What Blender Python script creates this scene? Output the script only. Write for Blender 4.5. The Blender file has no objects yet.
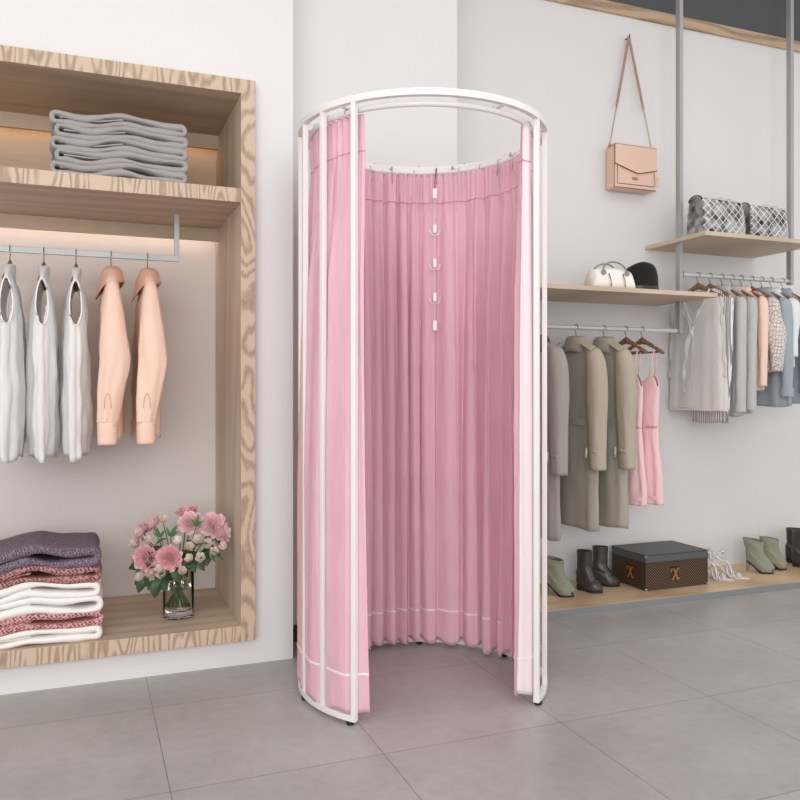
import bpy, bmesh, math, random
from math import sin, cos, pi, radians, sqrt, exp
from mathutils import Vector, Matrix, noise

S = bpy.context.scene
COL = S.collection

# ------------------------------------------------------------------ camera
cam_d = bpy.data.cameras.new('camera')
cam = bpy.data.objects.new('camera', cam_d)
COL.objects.link(cam)
cam.location = (0, 0, 1.06)
cam.rotation_euler = (radians(90), 0, radians(-21.5))
cam_d.sensor_width = 36
cam_d.lens = 36
cam_d.shift_y = -0.0125
S.camera = cam

# ------------------------------------------------------------------ world, lights, exposure
w = bpy.data.worlds.new('world')
S.world = w
w.use_nodes = True
w.node_tree.nodes['Background'].inputs[0].default_value = (1.0, 0.992, 0.985, 1)
w.node_tree.nodes['Background'].inputs[1].default_value = 0.86
S.view_settings.view_transform = 'Standard'
S.view_settings.look = 'None'
S.view_settings.gamma = 1
S.view_settings.exposure = 0.27


def area(name, loc, sx, sy, power, col=(1, 0.985, 0.97), rot=(0, 0, 0)):
    l = bpy.data.lights.new(name, 'AREA')
    l.shape = 'RECTANGLE'
    l.size = sx
    l.size_y = sy
    l.energy = power
    l.color = col
    o = bpy.data.objects.new(name, l)
    o.location = loc
    o.rotation_euler = rot
    COL.objects.link(o)
    return o


area('overhead_fill_front', (0.6, 0.6, 3.55), 3.2, 1.6, 22, (1, 0.995, 0.985))  # unseen overhead lights, added to fill the room softly
area('overhead_fill_right', (3.6, 1.6, 3.55), 2.2, 1.6, 12, (1, 0.995, 0.985))
area('front_fill', (-1.2, -2.6, 1.9), 4.5, 2.6, 120, (1, 1, 1), (radians(80), 0, radians(-18)))  # added soft light from the open front; no window stands there


# ------------------------------------------------------------------ materials
def lin(h):
    h = h.lstrip('#')
    c = [int(h[i:i + 2], 16) / 255 for i in (0, 2, 4)]
    return tuple((x / 12.92 if x <= 0.04045 else ((x + 0.055) / 1.055) ** 2.4) for x in c) + (1,)


def mk(name):
    m = bpy.data.materials.new(name)
    m.use_nodes = True
    nt = m.node_tree
    return m, nt, nt.nodes['Principled BSDF'], nt.nodes['Material Output']


def coords(nt, scale=(1, 1, 1), loc=(0, 0, 0), rot=(0, 0, 0)):
    tc = nt.nodes.new('ShaderNodeTexCoord')
    mp = nt.nodes.new('ShaderNodeMapping')
    mp.inputs['Scale'].default_value = scale
    mp.inputs['Location'].default_value = loc
    mp.inputs['Rotation'].default_value = rot
    nt.links.new(tc.outputs['Object'], mp.inputs[0])
    return mp.outputs[0]


def plain(name, col, rough=0.6, metal=0.0, var=0.06, nscale=8, bump=0.0, bscale=60, spec=0.5, sheen=0, alpha=None, trans=0):
    m, nt, b, out = mk(name)
    c = lin(col)
    co = coords(nt)
    n = nt.nodes.new('ShaderNodeTexNoise')
    n.inputs['Scale'].default_value = nscale
    n.inputs['Detail'].default_value = 4
    nt.links.new(co, n.inputs['Vector'])
    r = nt.nodes.new('ShaderNodeValToRGB')
    r.color_ramp.elements[0].color = tuple(x * (1 - var) for x in c[:3]) + (1,)
    r.color_ramp.elements[1].color = tuple(min(1, x * (1 + var)) for x in c[:3]) + (1,)
    r.color_ramp.elements[0].position = 0.3
    r.color_ramp.elements[1].position = 0.7
    nt.links.new(n.outputs[0], r.inputs[0])
    nt.links.new(r.outputs[0], b.inputs['Base Color'])
    b.inputs['Roughness'].default_value = rough
    b.inputs['Metallic'].default_value = metal
    b.inputs['Specular IOR Level'].default_value = spec
    b.inputs['Sheen Weight'].default_value = sheen
    if alpha is not None:
        b.inputs['Alpha'].default_value = alpha
    if bump:
        n2 = nt.nodes.new('ShaderNodeTexNoise')
        n2.inputs['Scale'].default_value = bscale
        n2.inputs['Detail'].default_value = 3
        nt.links.new(coords(nt, (1, 1, 0.3)) if sheen else co, n2.inputs['Vector'])
        bp = nt.nodes.new('ShaderNodeBump')
        bp.inputs['Strength'].default_value = bump
        bp.inputs['Distance'].default_value = 0.01
        nt.links.new(n2.outputs[0], bp.inputs['Height'])
        nt.links.new(bp.outputs[0], b.inputs['Normal'])
    if trans:
        tr = nt.nodes.new('ShaderNodeBsdfTranslucent')
        nt.links.new(r.outputs[0], tr.inputs[0])
        mx = nt.nodes.new('ShaderNodeMixShader')
        mx.inputs[0].default_value = trans
        nt.links.new(b.outputs[0], mx.inputs[1])
        nt.links.new(tr.outputs[0], mx.inputs[2])
        nt.links.new(mx.outputs[0], out.inputs[0])
    return m


def wood(name, light, dark, scale=(1, 1, 1), amt=0.5, rough=0.5, wscale=9, dist=9):
    """oak: broad distorted bands plus fine pores, object coordinates stretched by 'scale'"""
    m, nt, b, out = mk(name)
    co = coords(nt, scale)
    wv = nt.nodes.new('ShaderNodeTexWave')
    wv.wave_type = 'BANDS'
    wv.bands_direction = 'X'
    wv.inputs['Scale'].default_value = wscale
    wv.inputs['Distortion'].default_value = dist
    wv.inputs['Detail'].default_value = 3
    wv.inputs['Detail Scale'].default_value = 1.2
    nt.links.new(co, wv.inputs['Vector'])
    n = nt.nodes.new('ShaderNodeTexNoise')
    n.inputs['Scale'].default_value = 34
    n.inputs['Detail'].default_value = 6
    n.inputs['Roughness'].default_value = 0.7
    nt.links.new(co, n.inputs['Vector'])
    mx = nt.nodes.new('ShaderNodeMix')
    mx.data_type = 'FLOAT'
    mx.inputs[0].default_value = 0.5
    nt.links.new(wv.outputs['Fac'], mx.inputs[2])
    nt.links.new(n.outputs[0], mx.inputs[3])
    r = nt.nodes.new('ShaderNodeValToRGB')
    L, D = lin(light), lin(dark)
    r.color_ramp.elements[0].position = 0.22
    r.color_ramp.elements[1].position = 0.62
    r.color_ramp.elements[0].color = tuple(L[i] * (1 - amt) + D[i] * amt for i in range(3)) + (1,)
    r.color_ramp.elements[1].color = L
    nt.links.new(mx.outputs[0], r.inputs[0])
    nt.links.new(r.outputs[0], b.inputs['Base Color'])
    b.inputs['Roughness'].default_value = rough
    bp = nt.nodes.new('ShaderNodeBump')
    bp.inputs['Strength'].default_value = 0.15
    bp.inputs['Distance'].default_value = 0.004
    nt.links.new(mx.outputs[0], bp.inputs['Height'])
    nt.links.new(bp.outputs[0], b.inputs['Normal'])
    return m


M = {}
M['wall'] = plain('white_paint', '#dfdddd', 0.75, var=0.015, nscale=1.5)
M['niche'] = plain('warm_white_paint', '#ddd5d2', 0.8, var=0.02, nscale=2)
M['darkwall'] = plain('dark_grey_paint', '#545557', 0.8, var=0.03)
M['ceiling'] = plain('ceiling_paint', '#e4e5e6', 0.8, var=0.01)


def oak(name, light, dark, scale, freq, amt, fine=70, base=3.0, rough=0.55):
    """oak with contour-line grain: rings of a smooth noise field plus fine pores"""
    m, nt, b, out = mk(name)
    co = coords(nt, scale)
    n1 = nt.nodes.new('ShaderNodeTexNoise')
    n1.inputs['Scale'].default_value = base
    n1.inputs['Detail'].default_value = 1.5
    nt.links.new(co, n1.inputs['Vector'])
    k = nt.nodes.new('ShaderNodeMath')
    k.operation = 'MULTIPLY'
    k.inputs[1].default_value = freq
    nt.links.new(n1.outputs[0], k.inputs[0])
    sn = nt.nodes.new('ShaderNodeMath')
    sn.operation = 'SINE'
    nt.links.new(k.outputs[0], sn.inputs[0])
    mr = nt.nodes.new('ShaderNodeMapRange')
    mr.inputs[1].default_value = -1
    mr.inputs[2].default_value = 1
    nt.links.new(sn.outputs[0], mr.inputs[0])
    n2 = nt.nodes.new('ShaderNodeTexNoise')
    n2.inputs['Scale'].default_value = fine
    n2.inputs['Detail'].default_value = 5
    n2.inputs['Roughness'].default_value = 0.65
    nt.links.new(co, n2.inputs['Vector'])
    n3 = nt.nodes.new('ShaderNodeTexNoise')
    n3.inputs['Scale'].default_value = base * 1.3
    nt.links.new(co, n3.inputs['Vector'])
    mx = nt.nodes.new('ShaderNodeMix')
    mx.data_type = 'FLOAT'
    mx.inputs[0].default_value = 0.62
    nt.links.new(mr.outputs[0], mx.inputs[2])
    nt.links.new(n2.outputs[0], mx.inputs[3])
    r = nt.nodes.new('ShaderNodeValToRGB')
    L, D = lin(light), lin(dark)
    r.color_ramp.elements[0].position = 0.30
    r.color_ramp.elements[1].position = 0.56
    r.color_ramp.elements[0].color = tuple(L[i] * (1 - amt) + D[i] * amt for i in range(3)) + (1,)
    r.color_ramp.elements[1].color = L
    nt.links.new(mx.outputs[0], r.inputs[0])
    nt.links.new(r.outputs[0], b.inputs['Base Color'])
    b.inputs['Roughness'].default_value = rough
    return m


M['oak_h'] = oak('oak_grain_short', '#cab49d', '#80674f', (5.0, 0.8, 0.7), 95, 0.62, 17, 1.8)
M['oak_v'] = oak('oak_grain_swirl', '#cab49d', '#80674f', (3.0, 0.6, 1.2), 85, 0.60, 30, 1.9)
M['oak_in'] = oak('oak_panel_inner', '#c6b19a', '#84705e', (0.12, 1.4, 1.4), 40, 0.32, 30, 2.2)
M['oak_side'] = oak('oak_panel_inner_upright', '#ccb8a3', '#8a7665', (1.4, 1.4, 0.12), 34, 0.28, 30, 2.2)
M['oak_shelf'] = wood('pale_oak_shelf', '#cebba4', '#a88f76', (0.10, 1, 1), 0.4, 0.5, 4, 4)
M['oak_trim'] = oak('oak_trim_board', '#bfa68a', '#7d634a', (0.25, 1, 1.6), 40, 0.6, 40, 3)
M['oak_deck'] = wood('oak_deck_board', '#d6bb98', '#a5835e', (0.12, 1.2, 1), 0.5, 0.35, 5, 5)
M['frame'] = plain('white_powder_coat', '#e9e5e3', 0.35, var=0.01)
M['chrome'] = plain('brushed_steel', '#b9bdc0', 0.3, 1.0, var=0.04)
M['silver_bar'] = plain('satin_aluminium', '#d3d8db', 0.45, 0.3, var=0.03)
M['pole'] = plain('grey_steel_pole', '#a9aaab', 0.45, 0.4, var=0.05)
M['hook'] = plain('dark_wire', '#5b5350', 0.35, 0.9)
M['wire'] = plain('grey_wire', '#9c9493', 0.35, 0.8)
M['greyedge'] = plain('grey_laminate', '#85888a', 0.5, var=0.03)
M['hangerwood'] = wood('hanger_walnut', '#8f6b4e', '#5a3e2b', (1, 1, 1), 0.5, 0.4, 10, 3)
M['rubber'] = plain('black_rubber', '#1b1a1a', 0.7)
M['plastic'] = plain('white_plastic', '#f3eeee', 0.35, var=0.01)
M['gap'] = plain('skirting_dark', '#3c3a3a', 0.7)


def floor_mat():
    m, nt, b, out = mk('grey_stone_tile')
    co = coords(nt, (1, 1, 1), (-0.21 + 0.0, -0.385, 0))
    br = nt.nodes.new('ShaderNodeTexBrick')
    br.offset = 0
    br.squash = 1
    br.inputs['Scale'].default_value = 1
    br.inputs['Brick Width'].default_value = 0.6
    br.inputs['Row Height'].default_value = 0.6
    br.inputs['Mortar Size'].default_value = 0.0016
    br.inputs['Mortar Smooth'].default_value = 0.2
    br.inputs['Color1'].default_value = lin('#b2ada9')
    br.inputs['Color2'].default_value = lin('#ada8a4')
    br.inputs['Mortar'].default_value = lin('#7d7977')
    nt.links.new(co, br.inputs['Vector'])
    n = nt.nodes.new('ShaderNodeTexNoise')
    n.inputs['Scale'].default_value = 2.3
    n.inputs['Detail'].default_value = 9
    n.inputs['Roughness'].default_value = 0.62
    nt.links.new(co, n.inputs['Vector'])
    r = nt.nodes.new('ShaderNodeValToRGB')
    r.color_ramp.elements[0].position = 0.3
    r.color_ramp.elements[1].position = 0.72
    r.color_ramp.elements[0].color = (0.83, 0.82, 0.81, 1)
    r.color_ramp.elements[1].color = (1.08, 1.08, 1.09, 1)
    nt.links.new(n.outputs[0], r.inputs[0])
    n2 = nt.nodes.new('ShaderNodeTexNoise')
    n2.inputs['Scale'].default_value = 28
    n2.inputs['Detail'].default_value = 6
    nt.links.new(co, n2.inputs['Vector'])
    r2 = nt.nodes.new('ShaderNodeValToRGB')
    r2.color_ramp.elements[0].position = 0.35
    r2.color_ramp.elements[1].position = 0.6
    r2.color_ramp.elements[0].color = (0.93, 0.93, 0.93, 1)
    r2.color_ramp.elements[1].color = (1.0, 1.0, 1.0, 1)
    nt.links.new(n2.outputs[0], r2.inputs[0])
    a = nt.nodes.new('ShaderNodeMix')
    a.data_type = 'RGBA'
    a.blend_type = 'MULTIPLY'
    a.inputs[0].default_value = 1
    nt.links.new(br.outputs[0], a.inputs[6])
    nt.links.new(r.outputs[0], a.inputs[7])
    a2 = nt.nodes.new('ShaderNodeMix')
    a2.data_type = 'RGBA'
    a2.blend_type = 'MULTIPLY'
    a2.inputs[0].default_value = 1
    nt.links.new(a.outputs[2], a2.inputs[6])
    nt.links.new(r2.outputs[0], a2.inputs[7])
    nt.links.new(a2.outputs[2], b.inputs['Base Color'])
    rr = nt.nodes.new('ShaderNodeMapRange')
    rr.inputs[3].default_value = 0.24
    rr.inputs[4].default_value = 0.42
    nt.links.new(n.outputs[0], rr.inputs[0])
    nt.links.new(rr.outputs[0], b.inputs['Roughness'])
    b.inputs['Specular IOR Level'].default_value = 0.45
    return m


M['floor'] = floor_mat()


def fabric(name, col, trans=0.0, alpha=1.0, var=0.05, rough=0.85, bump=0.25, bscale=40, sheen=0.1):
    return plain(name, col, rough, 0, var, 5, bump, bscale, 0.25, sheen, alpha if alpha < 1 else None, trans)


def knit(name, c1, c2, scale=90, dist=1.5):
    m, nt, b, out = mk(name)
    co = coords(nt, (1, 1, 1), (0, 0, 0), (0.3, 0.5, 0.78))
    v = nt.nodes.new('ShaderNodeTexVoronoi')
    v.inputs['Scale'].default_value = scale
    v.inputs['Randomness'].default_value = 0.45
    nt.links.new(co, v.inputs['Vector'])
    r = nt.nodes.new('ShaderNodeValToRGB')
    r.color_ramp.elements[0].color = lin(c1)
    r.color_ramp.elements[1].color = lin(c2)
    r.color_ramp.elements[0].position = 0.25
    r.color_ramp.elements[1].position = 0.62
    nt.links.new(v.outputs[0], r.inputs[0])
    nt.links.new(r.outputs[0], b.inputs['Base Color'])
    b.inputs['Roughness'].default_value = 0.9
    bp = nt.nodes.new('ShaderNodeBump')
    bp.invert = True
    bp.inputs['Strength'].default_value = 0.8
    bp.inputs['Distance'].default_value = 0.004
    nt.links.new(v.outputs[0], bp.inputs['Height'])
    nt.links.new(bp.outputs[0], b.inputs['Normal'])
    return m


def stripes(name, c1, c2, scale, direction='X', thin=0.5, alpha=None):
    m, nt, b, out = mk(name)
    co = coords(nt)
    v = nt.nodes.new('ShaderNodeTexWave')
    v.wave_type = 'BANDS'
    v.bands_direction = direction
    v.inputs['Scale'].default_value = scale
    v.inputs['Distortion'].default_value = 0.3
    nt.links.new(co, v.inputs['Vector'])
    r = nt.nodes.new('ShaderNodeValToRGB')
    r.color_ramp.elements[0].color = lin(c1)
    r.color_ramp.elements[1].color = lin(c2)
    r.color_ramp.elements[0].position = thin - 0.1
    r.color_ramp.elements[1].position = thin + 0.1
    nt.links.new(v.outputs['Fac'], r.inputs[0])
    nt.links.new(r.outputs[0], b.inputs['Base Color'])
    b.inputs['Roughness'].default_value = 0.85
    if alpha:
        b.inputs['Alpha'].default_value = alpha
    return m


M['curtain'] = fabric('pink_satin_curtain', '#f9d4df', trans=0.36, var=0.02, bump=0.45, bscale=42, rough=0.6)
M['facing'] = fabric('pale_reverse_satin', '#fbeef2', trans=0.2, var=0.01, bump=0.35, bscale=30, rough=0.6)
M['curtain_hem'] = fabric('pink_stitched_seam', '#fdf1f4', trans=0.1, var=0.02)
M['curtain_seam'] = fabric('rose_stitch', '#dc9bab', var=0.02)


# ------------------------------------------------------------------ mesh builder
class MB:
    def __init__(s):
        s.v, s.f = [], []

    def add(s, vs, fs):
        o = len(s.v)
        s.v += [tuple(v) for v in vs]
        s.f += [tuple(i + o for i in f) for f in fs]
        return s

    def box(s, x0, x1, y0, y1, z0, z1, mat=None):
        vs = [Vector((x, y, z)) for z in (z0, z1) for x, y in ((x0, y0), (x1, y0), (x1, y1), (x0, y1))]
        if mat:
            vs = [mat @ v for v in vs]
        return s.add(vs, [(3, 2, 1, 0), (4, 5, 6, 7), (0, 1, 5, 4), (1, 2, 6, 5), (2, 3, 7, 6), (3, 0, 4, 7)])

    def rings(s, R, closed=False, cap0=True, cap1=True, hole=None):
        n = len(R[0])
        vs = [p for r in R for p in r]
        fs = []
        m = len(R)
        for i in range(m if closed else m - 1):
            for j in range(n):
                if hole and hole(i, j):
                    continue
                a, b = i, (i + 1) % m
                k = (j + 1) % n
                fs.append((a * n + j, a * n + k, b * n + k, b * n + j))
        if not closed:
            if cap0:
                fs.append(tuple(reversed(range(n))))
            if cap1:
                fs.append(tuple((m - 1) * n + j for j in range(n)))
        return s.add(vs, fs)

    def tube(s, path, r, n=10, closed=False, flat=1.0, up=Vector((0, 0, 1)), square=False):
        """round or rectangular tube along a path; r number or list"""
        P = [Vector(p) for p in path]
        m = len(P)
        R = []
        prev = None
        for i, p in enumerate(P):
            if closed:
                t = (P[(i + 1) % m] - P[i - 1]).normalized()
            else:
                t = (P[min(i + 1, m - 1)] - P[max(i - 1, 0)]).normalized()
            u = up
            if abs(t.dot(u)) > 0.98:
                u = Vector((1, 0, 0)) if prev is None else prev
            a = t.cross(u)
            if a.length < 1e-5:
                a = t.cross(Vector((0, 1, 0)))
            a.normalize()
            b = a.cross(t).normalized()
            prev = b
            rr = r[i] if isinstance(r, (list, tuple)) else r
            if square:
                R.append([p + a * rr * sx + b * rr * flat * sz for sx, sz in ((-1, -1), (1, -1), (1, 1), (-1, 1))])
            else:
                R.append([p + a * rr * cos(2 * pi * k / n) + b * rr * flat * sin(2 * pi * k / n) for k in range(n)])
        return s.rings(R, closed)

    def lathe(s, prof, n=28, c=(0, 0, 0), cap0=True, cap1=True):
        R = [[(c[0] + r * cos(2 * pi * k / n), c[1] + r * sin(2 * pi * k / n), c[2] + z) for k in range(n)] for r, z in prof]
        return s.rings(R, False, cap0, cap1)

    def build(s, name, m, parent=None, smooth=False, bevel=0, solid=0, sub=0, mat=None):
        me = bpy.data.meshes.new(name)
        me.from_pydata(s.v, [], s.f)
        if mat:
            me.transform(mat)
        bm = bmesh.new()
        bm.from_mesh(me)
        bmesh.ops.recalc_face_normals(bm, faces=bm.faces)
        bm.to_mesh(me)
        bm.free()
        me.materials.append(m)
        if smooth:
            for p in me.polygons:
                p.use_smooth = True
        o = bpy.data.objects.new(name, me)
        COL.objects.link(o)
        if parent:
            o.parent = parent
        if bevel:
            b = o.modifiers.new('bevel', 'BEVEL')
            b.width = bevel
            b.segments = 2
            b.limit_method = 'ANGLE'
        if sub:
            b = o.modifiers.new('sub', 'SUBSURF')
            b.levels = sub
            b.render_levels = sub
        if solid:
            b = o.modifiers.new('solid', 'SOLIDIFY')
            b.thickness = solid
            b.offset = 0
        return o


def tag(o, label, cat, group=None):
    o['label'] = label
    o['category'] = cat
    if group:
        o['group'] = group
    return o


def thing(name, label, cat, loc=(0, 0, 0), rz=0, group=None):
    o = bpy.data.objects.new(name, None)
    o.empty_display_size = 0.05
    COL.objects.link(o)
    o.location = loc
    o.rotation_euler = (0, 0, rz)
    return tag(o, label, cat, group)


def struct(name, mb, m, parent=None, **k):
    o = mb.build(name, m, parent, **k)
    if not parent:
        o['kind'] = 'structure'
    return o


def copy_thing(root, loc, rz, label, group=None):
    r = root.copy()
    COL.objects.link(r)
    r.location = loc
    r.rotation_euler = (0, 0, rz)
    r['label'] = label
    if group:
        r['group'] = group
    for ch in list(root.children):
        c = ch.copy()
        COL.objects.link(c)
        c.parent = r
        for g in list(ch.children):
            d = g.copy()
            COL.objects.link(d)
            d.parent = c
    return r


def catmull(P, t):
    """P list of tuples, t in 0..1"""
    n = len(P) - 1
    x = t * n
    i = min(int(x), n - 1)
    f = x - i
    p1, p2 = P[i], P[i + 1]
    p0 = P[i - 1] if i > 0 else tuple(2 * a - b for a, b in zip(p1, p2))
    p3 = P[i + 2] if i + 2 <= n else tuple(2 * b - a for a, b in zip(p1, p2))
    return tuple(0.5 * ((2 * b) + (-a + c) * f + (2 * a - 5 * b + 4 * c - d) * f * f + (-a + 3 * b - 3 * c + d) * f ** 3)
                 for a, b, c, d in zip(p0, p1, p2, p3))


def hloft(mb, levels, n=44, m=40, pw=0.85, fold=None, hole=None, cap0=True, cap1=False):
    """loft of horizontal rounded slices; level = (z, cx, cy, rx, ry)"""
    R = []
    for i in range(m + 1):
        z, cx, cy, rx, ry = catmull(levels, i / m)
        rx, ry = max(rx, 0.002), max(ry, 0.002)
        ring = []
        for k in range(n):
            a = 2 * pi * k / n
            c, s_ = cos(a), sin(a)
            x = cx + rx * math.copysign(abs(c) ** pw, c)
            y = cy + ry * math.copysign(abs(s_) ** pw, s_)
            dz = 0
            if fold:
                d, dz = fold(a, i / m, z)
                L = sqrt((c * ry) ** 2 + (s_ * rx) ** 2) + 1e-6
                x += d * c * ry / L
                y += d * s_ * rx / L
            ring.append((x, y, z + dz))
        R.append(ring)
    hf = None
    if hole:
        hf = lambda i, j: hole(2 * pi * (j + 0.5) / n, (i + 0.5) / m)
    mb.rings(R, False, cap0, cap1, hf)
    return mb


def folds(amp, k=(7, 12, 19), seed=0, start=0.0, hem=0.0, drift=1.5):
    rnd = random.Random(seed)
    ph = [rnd.uniform(0, 2 * pi) for _ in k]
    dr = [rnd.uniform(-drift, drift) for _ in k]

    def f(a, t, z):
        g = max(0, (t - start) / (1 - start)) ** 0.8
        d = sum(sin(kk * a + p + q * t) / (i + 1.2) for i, (kk, p, q) in enumerate(zip(k, ph, dr)))
        w_ = noise.noise(Vector((cos(a) * 2.2, sin(a) * 2.2 + seed, z * 7))) + 0.6 * noise.noise(Vector((cos(a) * 5, sin(a) * 5 + seed, z * 18)))
        return amp * g * d + amp * 0.9 * min(1, g * 2) * w_, hem * g ** 6 * sin(3 * a + ph[0])
    return f


def prism(mb, outline, y0, y1, flip=False):
    """extrude an XZ outline along y"""
    n = len(outline)
    vs = [(x, y0, z) for x, z in outline] + [(x, y1, z) for x, z in outline]
    fs = [tuple(range(n)), tuple(reversed(range(n, 2 * n)))] + [(i, (i + 1) % n, n + (i + 1) % n, n + i) for i in range(n)]
    return mb.add(vs, fs)


# ================================================================== STRUCTURE
YB = 3.67          # recessed display wall
YL = 3.095         # face of the left wall
CZ = 3.62
CX0, CX1 = -1.50, 0.607   # outer sides of the built-in unit
UZ0, UZ1 = 0.104, 2.243
fl = MB().box(-4.2, 6.2, -3.2, 4.2, -0.08, 0.0)
struct('floor', fl, M['floor'])
struct('ceiling', MB().box(-4.2, 6.2, -3.2, 4.2, CZ, CZ + 0.08), M['ceiling'])
wl = MB()
wl.box(-4.2, CX0, YL, 3.45, 0, CZ)
wl.box(CX1, 0.765, YL, 3.45, 0, CZ)
wl.box(CX0, CX1, YL, 3.45, UZ1, CZ)
wl.box(CX0, CX1, YL, 3.45, 0, UZ0)
struct('wall_left', wl, M['wall'])
struct('wall_niche', MB().box(CX0 - 0.1, 0.70, 3.69, 3.76, 0.0, 2.4), M['niche'])
pr = MB().box(0.72, 1.58, 3.30, 4.0, 0, CZ)
struct('wall_center', pr, M['wall'])
struct('wall_back', MB().box(1.5, 6.2, YB, YB + 0.12, 0, 3.128), M['wall'])
struct('wall_upper', MB().box(1.5, 6.2, YB + 0.005, YB + 0.12, 3.128, CZ), M['darkwall'])
struct('trim_1', MB().box(1.58, 6.2, YB - 0.02, YB + 0.005, 3.128, 3.188), M['oak_trim'])
struct('baseboard_center', MB().box(0.765, 1.58, 3.288, 3.30, 0, 0.07), M['gap'])

# ================================================================== BUILT-IN UNIT (left)
unit = thing('wardrobe_unit', 'built-in oak framed wall unit with shelf, open clothes bay and glowing back edge', 'wardrobe', ((CX0 + CX1) / 2, 3.05, UZ0))
uo = Vector(unit.location)


def ubox(name, x0, x1, y0, y1, z0, z1, m, inner=None, **k):
    b = MB().box(x0 - uo.x, x1 - uo.x, y0 - uo.y, y1 - uo.y, z0 - uo.z, z1 - uo.z)
    o = b.build(name, m, unit, **k)
    if inner:
        o.data.materials.append(inner)
        for p in o.data.polygons:
            if abs(p.normal.y) < 0.5:
                p.material_index = 1
    return o


T = 0.055
UF, UB = 3.05, 3.688
ubox('side_panel', CX1 - T, CX1, UF, UB, UZ0, UZ1, M['oak_v'], M['oak_side'], bevel=0.0015)
ubox('side_panel', CX0, CX0 + T, UF, UB, UZ0, UZ1, M['oak_v'], M['oak_side'], bevel=0.0015)
ubox('top_panel', CX0 + T, CX1 - T, UF, UB, UZ1 - T, UZ1, M['oak_h'], M['oak_in'], bevel=0.0015)
ubox('bottom_panel', CX0 + T, CX1 - T, UF, UB, UZ0, UZ0 + 0.059, M['oak_h'], M['oak_in'], bevel=0.0015)
ubox('shelf', CX0 + T, CX1 - T, UF + 0.004, UB, 1.774, 1.828, M['oak_h'], M['oak_in'], bevel=0.0015)
ubox('back_panel', CX0 + T, CX1 - T, 3.672, UB, 1.828, UZ1 - T, M['oak_in'])
ubox('back_rail', CX0 + T, CX1 - T, 3.60, 3.618, 2.128, UZ1 - T, M['oak_in'])
ubox('back_rail', CX0 + T, CX1 - T, 3.60, 3.618, 1.720, 1.774, M['oak_in'])


def led(name, z, power_col, strength):
    m, nt, b, out = mk(name + '_glow')
    b.inputs['Base Color'].default_value = (1, 0.8, 0.5, 1)
    b.inputs['Emission Color'].default_value = power_col
    b.inputs['Emission Strength'].default_value = strength
    return ubox(name, CX0 + T + 0.02, CX1 - T - 0.01, 3.632, 3.644, z - 0.008, z, m)


led('led_strip', UZ1 - T, (1, 0.66, 0.36, 1), 5)
led('led_strip', 1.774, (1, 0.88, 0.76, 1), 6)
# hanging rail under the shelf
RY, RZ = 3.356, 1.592
rail = MB().box(-1.3 - uo.x, 0.357 - uo.x, RY - 0.007 - uo.y, RY + 0.007 - uo.y, RZ - 0.011 - uo.z, RZ + 0.011 - uo.z)
rail.box(0.337 - uo.x, 0.357 - uo.x, RY - 0.007 - uo.y, RY + 0.007 - uo.y, RZ + 0.011 - uo.z, 1.774 - uo.z)
rail.box(-1.3 - uo.x, -1.28 - uo.x, RY - 0.007 - uo.y, RY + 0.007 - uo.y, RZ + 0.011 - uo.z, 1.774 - uo.z)
rail.build('hanging_rail', M['pole'], unit, bevel=0.001)

# ================================================================== RIGHT RACKING
PY = 3.435
SF = 3.20      # shelf front
dk = thing('shoe_platform', 'long low oak deck with grey front edge, shoes and a box stand on it', 'platform', (3.8, SF, 0))
MB().box(-2.22, 2.4, 0.012, YB - SF, 0, 0.026).box(-2.22, 2.4, 0.0, 0.012, 0, 0.031).build('plinth', M['greyedge'], dk)
MB().box(-2.22, 2.4, 0.004, YB - SF, 0.0262, 0.033).build('deck_board', M['oak_deck'], dk)

for X, lb in ((2.96, 'grey steel pole between the lower and the higher wall shelf'),
              (3.748, 'grey steel pole at the far right end of the higher shelf')):
    p = MB().box(-0.012, 0.012, -0.017, 0.017, 1.36 if X < 3 else 1.66, CZ)
    o = p.build('shelf_pole', M['pole'], bevel=0.003)
    o.location = (X, PY, 0)
    tag(o, lb, 'pole', 'steel poles of the wall rack')

sh = MB().box(-0.71, 0.71, 0, YB - SF, 0, 0.022).build('wall_shelf', M['oak_shelf'], bevel=0.001)
sh.location = (2.293, SF, 1.533)
tag(sh, 'lower pale oak wall shelf carrying a white handbag and a black cap', 'shelf')
sh = MB().box(-0.395, 0.395, 0, YB - SF, 0, 0.022).build('wall_shelf', M['oak_shelf'], bevel=0.001)
sh.location = (3.317, SF, 1.845)
tag(sh, 'higher pale oak wall shelf carrying two silver quilted bags', 'shelf')


def crail(x0, x1, z, lb):
    r = thing('clothes_rail', lb, 'rail', (x0, PY, z), 0)
    mb = MB().tube([(0, 0, 0), (x1 - x0, 0, 0)], 0.0115, 14)
    mb.build('bar', M['silver_bar'], r, smooth=False)
    for xx in (0.003, x1 - x0 - 0.008):
        MB().tube([(xx, 0, 0), (xx + 0.006, 0, 0)], 0.017, 16).build('end_bracket', M['chrome'], r)


crail(1.58, 2.948, 1.376, 'lower chrome clothes rail holding the coats and pink dresses')
crail(2.972, 3.736, 1.68, 'higher chrome clothes rail holding blouses and shirts')

# ================================================================== CHANGING BOOTH
BX, BY = 1.139, 2.672
BR = 0.437
ZT = 1.99
A0 = -radians(21.5)      # direction from the booth towards the camera is angle 0 of theta


def bp(th, r, z):
    """theta in degrees, 0 = towards the camera, + = right; local booth coords"""
    t = radians(th)
    fx, fy = sin(radians(21.5)), cos(radians(21.5))
    rx, ry = cos(radians(21.5)), -sin(radians(21.5))
    return (r * (sin(t) * rx - cos(t) * fx), r * (sin(t) * ry - cos(t) * fy), z)


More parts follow.
